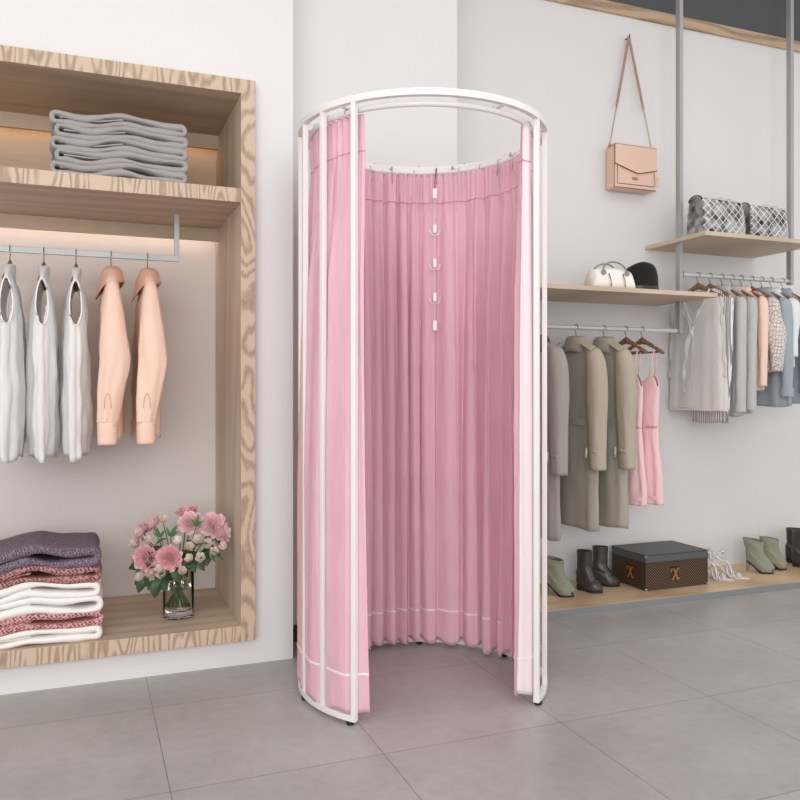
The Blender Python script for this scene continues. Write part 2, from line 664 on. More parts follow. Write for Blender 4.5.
booth = thing('changing_booth', 'round white metal fitting booth frame standing on the tiled floor', 'fitting booth', (BX, BY, 0))
mb = MB()
mb.tube([bp(t * 3, BR, ZT - 0.011) for t in range(120)], 0.010, closed=True, square=True, flat=1.1)
mb.build('top_ring', M['frame'], booth, smooth=False, bevel=0.0015)
mb = MB()
TH0, TH1 = 60, 329      # bottom ring is open between the front posts
N = 90
mb.tube([bp(TH0 - 1 + (TH1 - TH0 + 2) * i / N, BR, 0.022) for i in range(N + 1)], 0.010, square=True)
mb.build('bottom_ring', M['frame'], booth, bevel=0.0015)
for th in (60, 79, 104, 130, 155, 180, 205, 230, 255, 273.5, 292, 310.5, 329):
    x, y, _ = bp(th, BR, 0)
    m4 = Matrix.Translation((x, y, 0)) @ Matrix.Rotation(math.atan2(y, x), 4, 'Z')
    MB().box(-0.009, 0.009, -0.0085, 0.0085, 0.03, ZT - 0.021, m4).build('post', M['frame'], booth, bevel=0.0015)
    MB().lathe([(0.003, 0), (0.003, 0.004), (0.0015, 0.005)], 8, (x, y, ZT)).build('screw', M['hook'], booth)
for th in (62, 130, 180, 230, 292, 327):
    x, y, _ = bp(th, BR, 0)
    MB().lathe([(0.011, 0), (0.013, 0.004), (0.013, 0.012)], 14, (x, y, 0)).build('foot', M['rubber'], booth)
RR = 0.402
MB().tube([bp(t * 3, RR, ZT - 0.034) for t in range(120)], 0.0095, closed=True, n=12).build('curtain_rail', M['frame'], booth, smooth=True)
for th in (35, 75, 118, 160, 197, 250, 285, 322):
    a = Vector(bp(th, RR - 0.008, ZT - 0.022))
    b = Vector(bp(th, BR, ZT - 0.022))
    MB().tube([a, b], 0.007, square=True, flat=0.35).build('bracket', M['frame'], booth)
    c = Vector(bp(th, RR - 0.012, ZT - 0.024))
    MB().tube([c + Vector((0, 0, -0.004)), c + Vector((0, 0, 0.009))], 0.004, n=8).build('bolt', M['wire'], booth)


# curtains -----------------------------------------------------------------
def curtain(th0, th1, label, seed, extra0=None, extra1=None, amp=0.024, wl_=0.085, zb=0.035, panels=None, flare=0.0):
    rnd = random.Random(seed)
    root = thing('booth_curtain', label, 'curtain', (BX, BY, 0), 0, 'pink curtains of the fitting booth')
    Rm = 0.394
    ds = 0.0045
    L = abs(radians(th1 - th0)) * Rm
    n = int(L / ds)
    # irregular pleat phase
    ph = 0
    plan = []          # (theta, phase, amplitude factor, phase2)
    ph2 = 0
    for i in range(n + 1):
        s = i * ds
        ph += 2 * pi * ds / (wl_ * (1 + 0.35 * sin(s * 9 + seed) + 0.2 * sin(s * 23 + 2 * seed)))
        ph2 += 2 * pi * ds / (0.024 * (1 + 0.3 * sin(s * 31 + seed)))
        plan.append((th0 + (th1 - th0) * i / n, ph, 0.75 + 0.3 * sin(s * 13 + seed * 1.7), ph2))
    ztop = ZT - 0.047
    zs = ztop - 0.116
    zh = 0.158
    zl = [ztop - 0.116 * k / 8 for k in range(9)] + [zs + (zh - zs) * (k / 34) for k in range(1, 35)] + [zh + (zb - zh) * k / 7 for k in range(1, 8)]
    V, F, grid = [], [], []

    def rad(i, z, o=0.0):
        th, p, af, p2 = plan[i]
        t = (ztop - z) / (ztop - zb)
        q_ = p * 0.5 + 0.4 * sin(t * 2.2 + p * 0.13)
        big = 1.0 - 2.0 * abs(sin(q_)) ** 0.85 + 0.25 * sin(2 * p + 1 + t)
        g = min(1, 0.25 + 2.6 * t)
        r = Rm + amp * af * big * g + 0.0022 * noise.noise(Vector((th * 0.9, z * 14 + th * 0.35, seed))) + flare * t * t
        # header ruffle
        hd = max(0, 1 - t / 0.085)
        r += 0.0085 * sin(p2) * (hd ** 0.6) + 0.0022 * sin(p2 * 0.5 + t * 3) * (1 - hd)
        pinch = exp(-((z - zs) / 0.012) ** 2)
        r -= 0.004 * pinch
        if panels:          # cloth pressed out between the posts in flat facets
            f = min(1, max(0, (t - 0.02) / 0.25))
            lo, hi = max(q for q in panels if q <= th), min(q for q in panels if q > th)
            u = (th - lo) / (hi - lo)
            face = min(1, sin(pi * u) / 0.42) ** 0.7
            rp = 0.402 + 0.043 * face * (0.35 + 0.65 * min(1, t * 1.6)) + 0.004 * sin(p * 0.9 + 3 * t)
            r = r * (1 - f) + rp * f
            return r + 0.002 * noise.noise(Vector((th * 0.2, z * 4.0, seed)))
        if extra0:
            e = max(0, 1 - (abs(th - plan[0][0])) / 5)
            r = r * (1 - e) + (0.402 - 0.024 * min(1, t) ** 1.2 + 0.003 * sin(z * 4)) * e
        r += 0.0035 * noise.noise(Vector((th * 0.16, z * 5.0, seed)))
        return min(r, 0.4225) + o

    def shift(i, z):
        t = (ztop - z) / (ztop - zb)
        th, p, af, p2 = plan[i]
        return 0.0 if panels else 1.6 * cos(p) * min(1, 2 * t)

    for j, z in enumerate(zl):
        row = []
        for i in range(n + 1):
            th = plan[i][0]
            zz = z
            if j >= len(zl) - 8:
                k = (j - (len(zl) - 8)) / 7
                zz = z + (0.008 * sin(plan[i][1] + 1.2) + 0.006 * sin(plan[i][1] * 0.37 + seed)) * k
            if j == 0:
                zz += 0.005 * abs(sin(plan[i][3] * 0.5))
            row.append(bp(th + shift(i, z), rad(i, z), zz))
        # extra fold strip at the ends
        if extra1:
            th = plan[n][0] + shift(n, z)
            r0 = rad(n, z)
            t = (ztop - z) / (ztop - zb)
            for k in range(1, 15):
                u = k / 14
                row.append(bp(th + extra1[0] * u * (0.35 + 0.9 * t), r0 + (extra1[1] * (0.3 + 0.75 * t)) * u + 0.003 * sin(u * 7 + z * 2), zz))
        if extra0:
            th = plan[0][0] + shift(0, z)
            r0 = rad(0, z)
            t = (ztop - z) / (ztop - zb)
            pre = []
            for k in range(14, 0, -1):
                u = k / 14
                pre.append(bp(th + extra0[0] * u, r0 + (extra0[1] - r0) * u + 0.002 * sin(u * 7 + z * 2), zz - 0.012 * u * (j > len(zl) - 3)))
            row = pre + row
        grid.append(row)
    nc = len(grid[0])
    for row in grid:
        V += row
    for j in range(len(grid) - 1):
        for i in range(nc - 1):
            a = j * nc + i
            F.append((a, a + 1, a + nc + 1, a + nc))
    if extra0:              # pale reverse side of the cloth turned out at the free end
        Ff = [f for f in F if (f[0] % nc) < 15]
        F = [f for f in F if (f[0] % nc) >= 15]
        MB().add(V, Ff).build('turned_facing', M['facing'], root, smooth=True, solid=0.0012)
    MB().add(V, F).build('panel', M['curtain'], root, smooth=True, solid=0.0012)
    # sewn seams: thin raised bands that follow the cloth
    for jj, nm, mt, w_ in ((8, 'header_seam', M['curtain_seam'], 0.0022), (42, 'hem_seam', M['curtain_hem'], 0.0034)):
        row = grid[jj]
        # average radius direction offset on both sides
        V2, F2 = [], []
        for (x, y, z) in row:
            l = sqrt(x * x + y * y)
            for dr in (-0.0022, 0.0022):
                for dz in (-w_, w_):
                    V2.append((x * (1 + dr / l), y * (1 + dr / l), z + dz))
        for i in range(len(row) - 1):
            a, b = i * 4, i * 4 + 4
            F2 += [(a, a + 1, b + 1, b), (a + 2, b + 2, b + 3, a + 3), (a + 1, a + 3, b + 3, b + 1), (a, b, b + 2, a + 2)]
        MB().add(V2, F2).build(nm, mt, root)
    # wire curtain hooks over the rail
    nh = max(3, int(abs(th1 - th0) / 13))
    for k in range(nh):
        th = th0 + (th1 - th0) * (k + 0.5) / nh
        pts = []
        for q in range(15):
            a = -0.6 + q / 14 * 4.2
            pts.append(bp(th, RR + 0.0125 * cos(a), ZT - 0.034 + 0.0125 * sin(a)))
        pts.append(bp(th, RR - 0.013, ZT - 0.06))
        pts.append(bp(th, RR - 0.016, ZT - 0.085))
        MB().tube(pts, 0.0011, 5).build('hook', M['wire'], root, smooth=True)
    return root


curtain(262, 328, 'pink curtain panel gathered behind the left posts of the round booth', 3, extra1=(5, -0.022), amp=0.018, wl_=0.13, panels=(250, 273.5, 292, 310.5, 329, 350))
curtain(54, 258, 'wide pink pleated curtain drawn around the back and right of the round booth', 8, extra0=(6.0, 0.417), amp=0.033, wl_=0.070, zb=0.030)

# accessory hook strip hanging from the curtain rail inside
hs = thing('hook_strip', 'white strip of garment clips hanging from the booth rail against the pink curtain', 'hanging hooks', (BX, BY, 0))
th = 170.0
rr = RR - 0.05
pts = []
for q in range(13):
    a = -0.3 + q / 12 * 3.5
    pts.append(bp(th, RR - 0.002 + 0.017 * cos(a), ZT - 0.034 + 0.018 * sin(a)))
pts += [bp(th, RR - 0.035, ZT - 0.06), bp(th, rr, ZT - 0.085), bp(th, rr, ZT - 0.13)]
MB().tube(pts, 0.0018, 6).build('hanger_hook', M['hook'], hs, smooth=True)
x, y, _ = bp(th, rr, 0)
MB().tube([(x, y, ZT - 0.12), (x, y, 1.325)], 0.0013, 6).build('cord', M['plastic'], hs)
mr = Matrix.Translation((x, y, 0)) @ Matrix.Rotation(-radians(21.5), 4, 'Z')
for z in (1.858, 1.322):
    MB().box(-0.009, 0.009, -0.006, 0.006, z - 0.021, z + 0.021, mr).build('end_weight', M['plastic'], hs, bevel=0.003)
for z in (1.715, 1.575, 1.437):
    c = MB().box(-0.008, 0.008, -0.006, 0.006, z - 0.018, z + 0.018, mr).build('clip', M['plastic'], hs, bevel=0.003)
    for sg in (-1, 1):
        pp = [mr @ Vector((sg * (0.004 + 0.016 * sin(q / 8 * pi / 2 * 1.1)), -0.006, z - 0.018 - 0.008 + 0.022 * (q / 8) ** 2)) for q in range(9)]
        MB().tube(pp, 0.0022, 6).build('clip_arm', M['plastic'], c, smooth=True)

# ================================================================== HANGERS
def make_hanger(label, loc, rz, bar=True, hw=0.165):
    h = thing('clothes_hanger', label, 'hanger', loc, rz, 'wooden clothes hangers')
    pts = []
    for q in range(17):
        a = -0.5 + q / 16 * (pi + 0.6)
        pts.append((0.0165 * cos(a) * 1.0, 0, 0.0165 * sin(a)))
    pts = pts[::-1] if False else pts
    pts = [(0.0165 * cos(a), 0, 0.0165 * sin(a)) for a in [3.6 - q / 16 * 4.0 for q in range(17)]]
    pts += [(0.009, 0, -0.018), (0.001, 0, -0.027), (0, 0, -0.036), (0, 0, -0.055)]
    MB().tube(pts, 0.0016, 7, up=Vector((0, 1, 0))).build('hook', M['hook'], h, smooth=True)
    R = []
    n = 28
    for i in range(n + 1):
        u = -1 + 2 * i / n
        x = hw * u
        z = -0.058 - 0.068 * abs(u) ** 1.15
        hh = 0.013 - 0.004 * abs(u) + 0.006 * exp(-(u * 6) ** 2)
        ty = 0.0085 + 0.004 * abs(u)
        y = 0.004 * abs(u) ** 2
        R.append([(x, y + ty * cos(2 * pi * k / 10), z + hh * sin(2 * pi * k / 10)) for k in range(10)])
    MB().rings(R).build('shoulder_bar', M['hangerwood'], h, smooth=True)
    if bar:
        MB().tube([(-hw * 0.95, 0, -0.122), (hw * 0.95, 0, -0.122)], 0.0048, 8).build('trouser_bar', M['hangerwood'], h, smooth=True)
    return h


H90 = radians(90)

# ================================================================== GARMENTS
# local x = shoulder line, local +y = side seen from the left, origin = rail centre, -x = towards the room


def shirt_body(mb, top, hem, hw, th, seed, hemw=None, hole=None, amp=0.006, neck=0.05, nth=0.028, drop=0.075, n=64, m=46, pw=0.85, hemamp=0.006, cap0=False):
    hemw = hemw or hw
    lv = [(top, 0, 0, neck, nth), (top - drop * 0.35, 0, 0, neck + (hw - neck) * 0.45, nth * 1.0),
          (top - drop, 0, 0, hw * 0.97, th * 0.7), (top - drop - 0.07, 0, 0, hw, th * 0.95),
          (top - drop - 0.07 - (top - drop - 0.07 - hem) * 0.33, 0, 0, hw * 0.97, th),
          (top - drop - 0.07 - (top - drop - 0.07 - hem) * 0.66, 0, 0, (hw + hemw) / 2, th * 1.05), (hem, 0, 0, hemw, th * 1.1)]
    hloft(mb, lv, n, m, pw, folds(amp, seed=seed, start=0.15, hem=hemamp), hole, cap0, False)
    return mb


def sleeve(mb, sg, x, y, ztop, zbot, r0, r1, out=0.0, fwd=0.0, seed=1, amp=0.004, ry=None, mid=None):
    ry = ry or 1.0
    zm = (ztop + zbot) / 2
    rm = mid or (r0 + r1) / 2
    lv = [(ztop, sg * (x - 0.012), y, r0 * 0.35, r0 * ry * 0.35), (ztop - 0.03, sg * x, y, r0 * 0.9, r0 * ry * 0.9),
          (ztop - 0.11, sg * (x + out * 0.3), y, r0, r0 * ry), (zm, sg * (x + out * 0.7), y + fwd * 0.3, rm, rm * ry),
          (zbot + 0.10, sg * (x + out), y + fwd * 0.8, (rm + r1) / 2, (rm + r1) / 2 * ry), (zbot, sg * (x + out), y + fwd, r1, r1 * ry)]
    hloft(mb, lv, 28, 36, 1.0, folds(amp, (2, 3, 5), seed, 0.05, 0.0, 9), None, True, False)
    return mb


def band(mb, z0, z1, cx, cy, rx, ry, t=0.004, n=40, pw=0.9, slope=0):
    R = []
    for z, e in ((z0, 0), (z0, t), (z1, t), (z1, 0)):
        ring = []
        for k in range(n):
            a = 2 * pi * k / n
            c, s_ = cos(a), sin(a)
            ring.append((cx + (rx + e) * math.copysign(abs(c) ** pw, c), cy + (ry + e) * math.copysign(abs(s_) ** pw, s_), z + slope * c))
        R.append(ring)
    return mb.rings(R, closed=True)


def collar(mb, z, rx, ry, h=0.03, spread=0.02, n=36):
    """stand and fold-over leaf, open towards local -y side"""
    R = []
    for (dz, e) in ((0.0, 0.0), (h * 0.7, -0.004), (h, 0.001), (h * 0.85, 0.009), (-h * 0.35, spread)):
        R.append([(cos(2 * pi * k / n) * (rx + e), sin(2 * pi * k / n) * (ry + e), z + dz - 0.012 * (1 - sin(2 * pi * k / n)) * 0.5 * (dz < h * 0.5)) for k in range(n)])
    return mb.rings(R, False, False, False)


def hang(X, z, Y=PY):
    return (X, Y, z)


# --- three sheer white sleeveless tops (left bay) and two peach shirts
M['white_sheer'] = fabric('white_chiffon', '#f9f8f8', trans=0.25, alpha=0.93, var=0.01, bump=0.6, bscale=30)
M['white_trim'] = fabric('white_cotton_trim', '#f3efee', var=0.01)
M['peach'] = fabric('peach_satin', '#f6d3be', var=0.02, rough=0.45, bump=0.2, bscale=12, trans=0.08)
M['peach_dark'] = fabric('peach_satin_facing', '#e0b096', var=0.03, rough=0.5)


def tank(X, label, seed):
    h = make_hanger('dark wooden hanger under ' + label[1], hang(X, RZ, RY), H90, bar=False, hw=0.138)
    g = thing('sleeveless_top', label[0], 'top', hang(X, RZ, RY), H90, 'sheer white tops in the left bay')
    mb = MB()

    def hole(a, t):
        d = min(abs(a - pi), abs(a), abs(a - 2 * pi))
        if 0.29 < t < 0.58:
            u = (t - 0.29) / 0.29
            return d < 0.58 * sqrt(max(0, 1 - (2 * u - 1) ** 2)) * (1.1 - 0.25 * u)
        return False
    lv = [(-0.062, 0, 0, 0.045, 0.020), (-0.085, 0, 0, 0.10, 0.018), (-0.118, 0, 0, 0.150, 0.016), (-0.15, 0, 0, 0.158, 0.026), (-0.22, 0, 0, 0.15, 0.038),
          (-0.34, 0, 0, 0.165, 0.046), (-0.50, 0, 0, 0.175, 0.050), (-0.66, 0, 0, 0.18, 0.051), (-0.785, 0, 0, 0.165, 0.040)]
    hloft(mb, lv, 72, 64, 0.9, folds(0.0085, (5, 9, 14), seed, 0.2, 0.012, 3.5), hole, False, False)
    mb.build('body', M['white_sheer'], g, smooth=True, solid=0.002)
    for sg in (-1, 1):          # armhole binding
        pts = []
        for q in range(24):
            a = 2 * pi * q / 24
            pts.append((sg * (0.156 + 0.004 * sin(a)), 0.019 * sin(a) * (1.1 - 0.2 * cos(a)), -0.208 + 0.084 * cos(a)))
        MB().tube(pts, 0.0028, 6, closed=True).build('armhole_binding', M['white_trim'], g, smooth=True)
    return g


tank(-0.2635, ('sheer white sleeveless top at the left edge of the photo, farthest from the peach shirts', 'the leftmost white top'), 1)
tank(-0.146, ('sheer white sleeveless top hanging in the middle of the three white tops', 'the middle white top'), 4)
tank(-0.032, ('sheer white sleeveless top hanging right beside the peach shirts', 'the white top next to the peach shirts'), 7)


def peach_shirt(X, label, hl, seed):
    make_hanger(hl, hang(X, RZ, RY), H90, bar=False, hw=0.15)
    g = thing('peach_shirt', label, 'shirt', hang(X, RZ, RY), H90, 'peach shirts in the left bay')
    mb = MB()
    shirt_body(mb, -0.07, -0.715, 0.165, 0.042, seed, amp=0.006, neck=0.05, nth=0.03)
    mb.build('body', M['peach'], g, smooth=True, solid=0.002)
    for sg in (-1, 1):
        s = MB()
        lv = [(-0.095, sg * 0.11, 0.0, 0.02, 0.016), (-0.14, sg * 0.155, 0.0, 0.030, 0.024), (-0.22, sg * 0.178, 0.0, 0.034, 0.036), (-0.36, sg * 0.19, -0.004, 0.036, 0.050),
              (-0.43, sg * 0.192, -0.008, 0.036, 0.053), (-0.52, sg * 0.192, 0.004, 0.034, 0.046), (-0.60, sg * 0.19, 0.012, 0.032, 0.038), (-0.655, sg * 0.19, 0.018, 0.030, 0.033)]
        hloft(s, lv, 36, 44, 0.9, folds(0.0045, (2, 3, 6), seed + sg, 0.1, 0, 6), None, True, True)
        so = s.build('sleeve', M['peach'], g, smooth=True)
        c = MB()
        lv = [(-0.652, sg * 0.19, 0.018, 0.031, 0.034), (-0.665, sg * 0.19, 0.018, 0.0325, 0.036), (-0.70, sg * 0.19, 0.018, 0.0325, 0.0355), (-0.735, sg * 0.19, 0.018, 0.032, 0.035)]
        hloft(c, lv, 36, 10, 0.9, None, None, True, True)
        c.build('cuff', M['peach'], so, smooth=True)
        f = MB()
        pts = [(sg * 0.19 + sg * 0.036, 0.036 - 0.024 * sin(q / 10 * pi), -0.655 + 0.085 * sin(q / 10 * pi) if q < 6 else -0.655 + 0.085 * sin(q / 10 * pi)) for q in range(11)]
        f.tube([(sg * 0.225, 0.018 + 0.012 * cos(a), -0.60 + 0.055 * sin(a)) for a in [q / 12 * pi for q in range(13)]], 0.0012, 5)
        f.build('placket_seam', M['peach_dark'], so, smooth=True)
        MB().lathe([(0.001, -0.002), (0.0045, 0), (0.001, 0.002)], 10, (0, 0, 0)).build('button', M['peach_dark'], so, mat=Matrix.Translation((sg * 0.2225, -0.008, -0.66)) @ Matrix.Rotation(pi / 2, 4, 'Y'))
    # soft wide collar lying over the shoulders with hanging points
    R = []
    n = 40
    for (dz, ex, ey) in ((-0.005, 0.0, -0.012), (0.016, 0.0, -0.008), (0.022, 0.012, 0.003), (0.010, 0.055, 0.015), (-0.018, 0.10, 0.020), (-0.030, 0.108, 0.024)):
        ring = []
        for k in range(n):
            a = 2 * pi * k / n
            lap = 0.075 * max(0, sin(a)) ** 3 * (ex / 0.108) if ex else 0
            ring.append((cos(a) * (0.045 + ex), sin(a) * (0.026 + ey) + (lap * 0.10), -0.07 + dz - lap - 0.25 * abs(cos(a)) * ex))
        R.append(ring)
    MB().rings(R, False, False, False).build('collar', M['peach_dark'], g, smooth=True, solid=0.003)
    return g


peach_shirt(0.096, 'peach long-sleeved shirt hanging next to the white tops', 'wooden hanger inside the peach shirt next to the white tops', 2)
peach_shirt(0.234, 'peach long-sleeved shirt hanging last on the left rail, nearest its end', 'wooden hanger inside the last peach shirt on the left rail', 5)

# --- coats, lower right rail
M['coat'] = fabric('coat_gabardine', '#ada59a', var=0.03, bump=0.12, bscale=30)
M['coat_lit'] = fabric('coat_gabardine_lit', '#b4aa97', var=0.03, bump=0.12, bscale=30)  # same cloth as the coat body, with light on the sleeves painted in
M['jacket'] = fabric('grey_wool', '#a7a09a', var=0.03, bump=0.15)
M['jacket_dark'] = plain('dark_leather_collar', '#3f3c39', 0.4, var=0.15, bump=0.3)
M['buckle'] = plain('pale_buckle', '#cfc6b8', 0.35)


def coat(X, label, hl, seed, mat_b, mat_s, hem=-1.0, sl=-0.70, leather=False):
    z = 1.376
    make_hanger(hl, hang(X, z), H90, bar=False, hw=0.16)
    g = thing('trench_coat' if not leather else 'long_jacket', label, 'coat', hang(X, z), H90)
    mb = MB()
    lv = [(-0.072, 0, 0, 0.05, 0.03), (-0.09, 0, 0, 0.10, 0.03), (-0.125, 0, 0, 0.165, 0.026), (-0.20, 0, 0, 0.17, 0.034), (-0.38, 0, 0, 0.158, 0.036), (-0.46, 0, 0, 0.152, 0.034),
          (-0.58, 0, 0, 0.165, 0.038), (-0.80, 0, 0, 0.175, 0.042), (hem, 0, 0, 0.178, 0.045)]
    hloft(mb, lv, 64, 60, 0.85, folds(0.005, (4, 7, 11), seed, 0.3, 0.004, 1.0), None, False, False)
    body = mb.build('body', mat_b, g, smooth=True, solid=0.003)
    # belt, back vent seam, collar, sleeves, epaulettes, cuff straps
    band(MB(), -0.49, -0.455, 0, 0, 0.155, 0.0375, 0.004).build('belt', mat_b, g, bevel=0.001)
    v = MB()
    v.tube([(0.005, 0.040 + 0.006 * sin(q * 0.4), -0.50 - (abs(hem) - 0.51) * q / 10) for q in range(11)], 0.003, 6)
    v.build('vent_seam', mat_b, g, smooth=True)
    cm = M['jacket_dark'] if leather else mat_b
    R = []
    n = 40
    for (dz, ex, ey) in ((-0.02, 0.0, 0.0), (0.022, -0.004, -0.003), (0.030, 0.003, 0.002), (0.018, 0.018, 0.008), (-0.030, 0.050, 0.014), (-0.045, 0.060, 0.013)):
        R.append([(cos(2 * pi * k / n) * (0.052 + ex), sin(2 * pi * k / n) * (0.030 + ey), -0.075 + dz - 0.25 * abs(cos(2 * pi * k / n)) * max(0, ex)) for k in range(n)])
    MB().rings(R, False, False, False).build('collar', cm, g, smooth=True, solid=0.003)
    for sg in (-1, 1):
        s = MB()
        lv = [(-0.105, sg * 0.125, 0.004, 0.022, 0.022), (-0.125, sg * 0.155, 0.004, 0.036, 0.036), (-0.20, sg * 0.180, 0.006, 0.050, 0.046), (-0.34, sg * 0.192, 0.010, 0.056, 0.048),
              (-0.48, sg * 0.198, 0.014, 0.050, 0.042), (-0.60, sg * 0.204, 0.016, 0.044, 0.037), (sl, sg * 0.208, 0.016, 0.041, 0.034)]
        hloft(s, lv, 36, 44, 0.9, folds(0.003, (2, 3, 5), seed + sg + 3, 0.1, 0, 5), None, True, True)
        so = s.build('sleeve', mat_s, g, smooth=True)
        st = MB()
        R = []
        for q in range(15):
            a = -0.3 + q / 14 * 2.6
            R.append((sg * 0.207 - sg * 0.046 * cos(a), 0.016 + 0.038 * sin(a), sl + 0.075 + 0.015 * sin(a)))
        st.tube(R, 0.0022, 6, flat=4).build('cuff_strap', mat_s, so, smooth=True)
        MB().tube([(sg * 0.165, 0.052, sl + 0.105), (sg * 0.165, 0.054, sl + 0.055)], 0.006, 8).build('cuff_buckle', M['buckle'], so, smooth=True)
        if not leather:
            m4 = Matrix.Translation((sg * 0.148, 0.034, -0.098)) @ Matrix.Rotation(sg * 0.42, 4, 'Y') @ Matrix.Rotation(-0.6, 4, 'X')
            MB().box(-0.045, 0.045, -0.018, 0.018, -0.003, 0.004, m4).build('epaulette', mat_s, g, bevel=0.002)
    return g


coat(2.092, 'grey long jacket with dark leather collar, half hidden behind the white booth post', 'wooden hanger inside the grey long jacket', 11, M['jacket'], M['jacket'], hem=-1.03, sl=-0.715, leather=True)
coat(2.309, 'khaki belted trench coat hanging between the grey jacket and the other trench coat', 'wooden hanger inside the trench coat nearer the grey jacket', 12, M['coat'], M['coat_lit'])
coat(2.478, 'khaki belted trench coat hanging right next to the pink slip dresses', 'wooden hanger inside the trench coat nearer the pink dresses', 15, M['coat'], M['coat_lit'])

# --- pink slip dresses
M['pinkdress'] = fabric('pink_satin', '#f4cdd0', var=0.03, rough=0.45, bump=0.15, bscale=14)
M['pinkdeep'] = fabric('rose_satin_lining', '#d69aa2', var=0.03, rough=0.5)


def slip(X, label, hl, seed):
    z = 1.376
    make_hanger(hl, hang(X, z), H90)
    g = thing('slip_dress', label, 'dress', hang(X, z), H90, 'pink slip dresses')
    mb = MB()

    def f(a, t, zz):
        d, dz = folds(0.006, (4, 7, 10), seed, 0.2, 0.0, 1.2)(a, t, zz)
        # sweetheart top edge: two points, lower at the sides
        c = cos(a)
        if t < 0.12:
            dz += (1 - t / 0.12) * (0.035 * exp(-((abs(c) - 0.62) / 0.22) ** 2) - 0.035 * (abs(c) > 0.9) * (abs(c) - 0.9) * 10)
        return d, dz
    lv = [(-0.27, 0, 0, 0.125, 0.016), (-0.31, 0, 0, 0.13, 0.024), (-0.38, 0, 0, 0.125, 0.030), (-0.50, 0, 0, 0.115, 0.028), (-0.52, 0, 0, 0.113, 0.028), (-0.66, 0, 0, 0.130, 0.033), (-0.80, 0, 0, 0.145, 0.037), (-0.90, 0, 0, 0.148, 0.038)]
    hloft(mb, lv, 64, 60, 0.85, f, None, False, False)
    mb.build('body', M['pinkdress'], g, smooth=True, solid=0.002)
    band(MB(), -0.875, -0.855, 0, 0, 0.146, 0.038, 0.003).build('hem_band', M['pinkdress'], g)
    band(MB(), -0.512, -0.500, 0, 0, 0.114, 0.029, 0.0025).build('waist_seam', M['pinkdeep'], g)
    for sg in (-1, 1):
        MB().tube([(sg * 0.082, 0.018, -0.235), (sg * 0.095, 0.014, -0.17), (sg * 0.108, 0.006, -0.088), (sg * 0.108, -0.008, -0.092), (sg * 0.095, -0.014, -0.17), (sg * 0.082, -0.016, -0.235)], 0.0032, 6).build('strap', M['pinkdress'], g, smooth=True)
    return g


slip(2.614, 'pink satin slip dress hanging next to the trench coat', 'bare-armed wooden hanger holding the pink dress beside the trench coat', 21)
slip(2.716, 'pink satin slip dress hanging last on the lower rail, nearest the steel pole', 'bare-armed wooden hanger holding the pink dress nearest the steel pole', 22)

# --- upper rail
M['blouse'] = fabric('mauve_grey_chiffon', '#fbfaf7', trans=0.35, alpha=0.62, var=0.03, bump=0.3, bscale=20)
M['blouse_trim'] = fabric('pale_chiffon_edge', '#eae4e4', var=0.02)
M['stripe'] = stripes('grey_white_stripe', '#8e888b', '#ece9ea', 24, 'X', 0.45)
M['check'] = knit('grey_fine_check', '#bfbebd', '#d2d1d0', 240)
M['lace'] = knit('black_trace_lace', '#e6dcd7', '#e6dcd7', 60)
def lace_lines(m):
    nt = m.node_tree
    v = next(n for n in nt.nodes if n.type == 'TEX_VORONOI')
    v.feature = 'DISTANCE_TO_EDGE'
    v.inputs['Scale'].default_value = 62
    rp = next(n for n in nt.nodes if n.type == 'VALTORGB')
    rp.color_ramp.elements[0].color = lin('#8d817e')
    rp.color_ramp.elements[0].position = 0.0
    rp.color_ramp.elements[1].position = 0.13
    nt.links.new(v.outputs[0], rp.inputs[0])
lace_lines(M['lace'])
M['denim'] = fabric('blue_grey_chambray', '#a3acb5', var=0.05, bump=0.2)
M['whiteshirt'] = fabric('soft_white_knit', '#e8e8ea', var=0.02)
M['rose_peach'] = fabric('peach_crepe', '#f2d3c2', var=0.03)
ZU = 1.68

# sheer ruffle blouse
make_hanger('wooden hanger inside the sheer ruffled blouse', hang(3.085, ZU), H90)
g = thing('ruffle_blouse', 'sheer mauve-grey sleeveless blouse with V neck and ruffles, nearest the steel pole', 'blouse', hang(3.085, ZU), H90)
mb = MB()


def vneck(a, t):
    return (abs(a - pi / 2) < 1.2 * (1 - (t - 0.02) / 0.36)) and t < 0.38


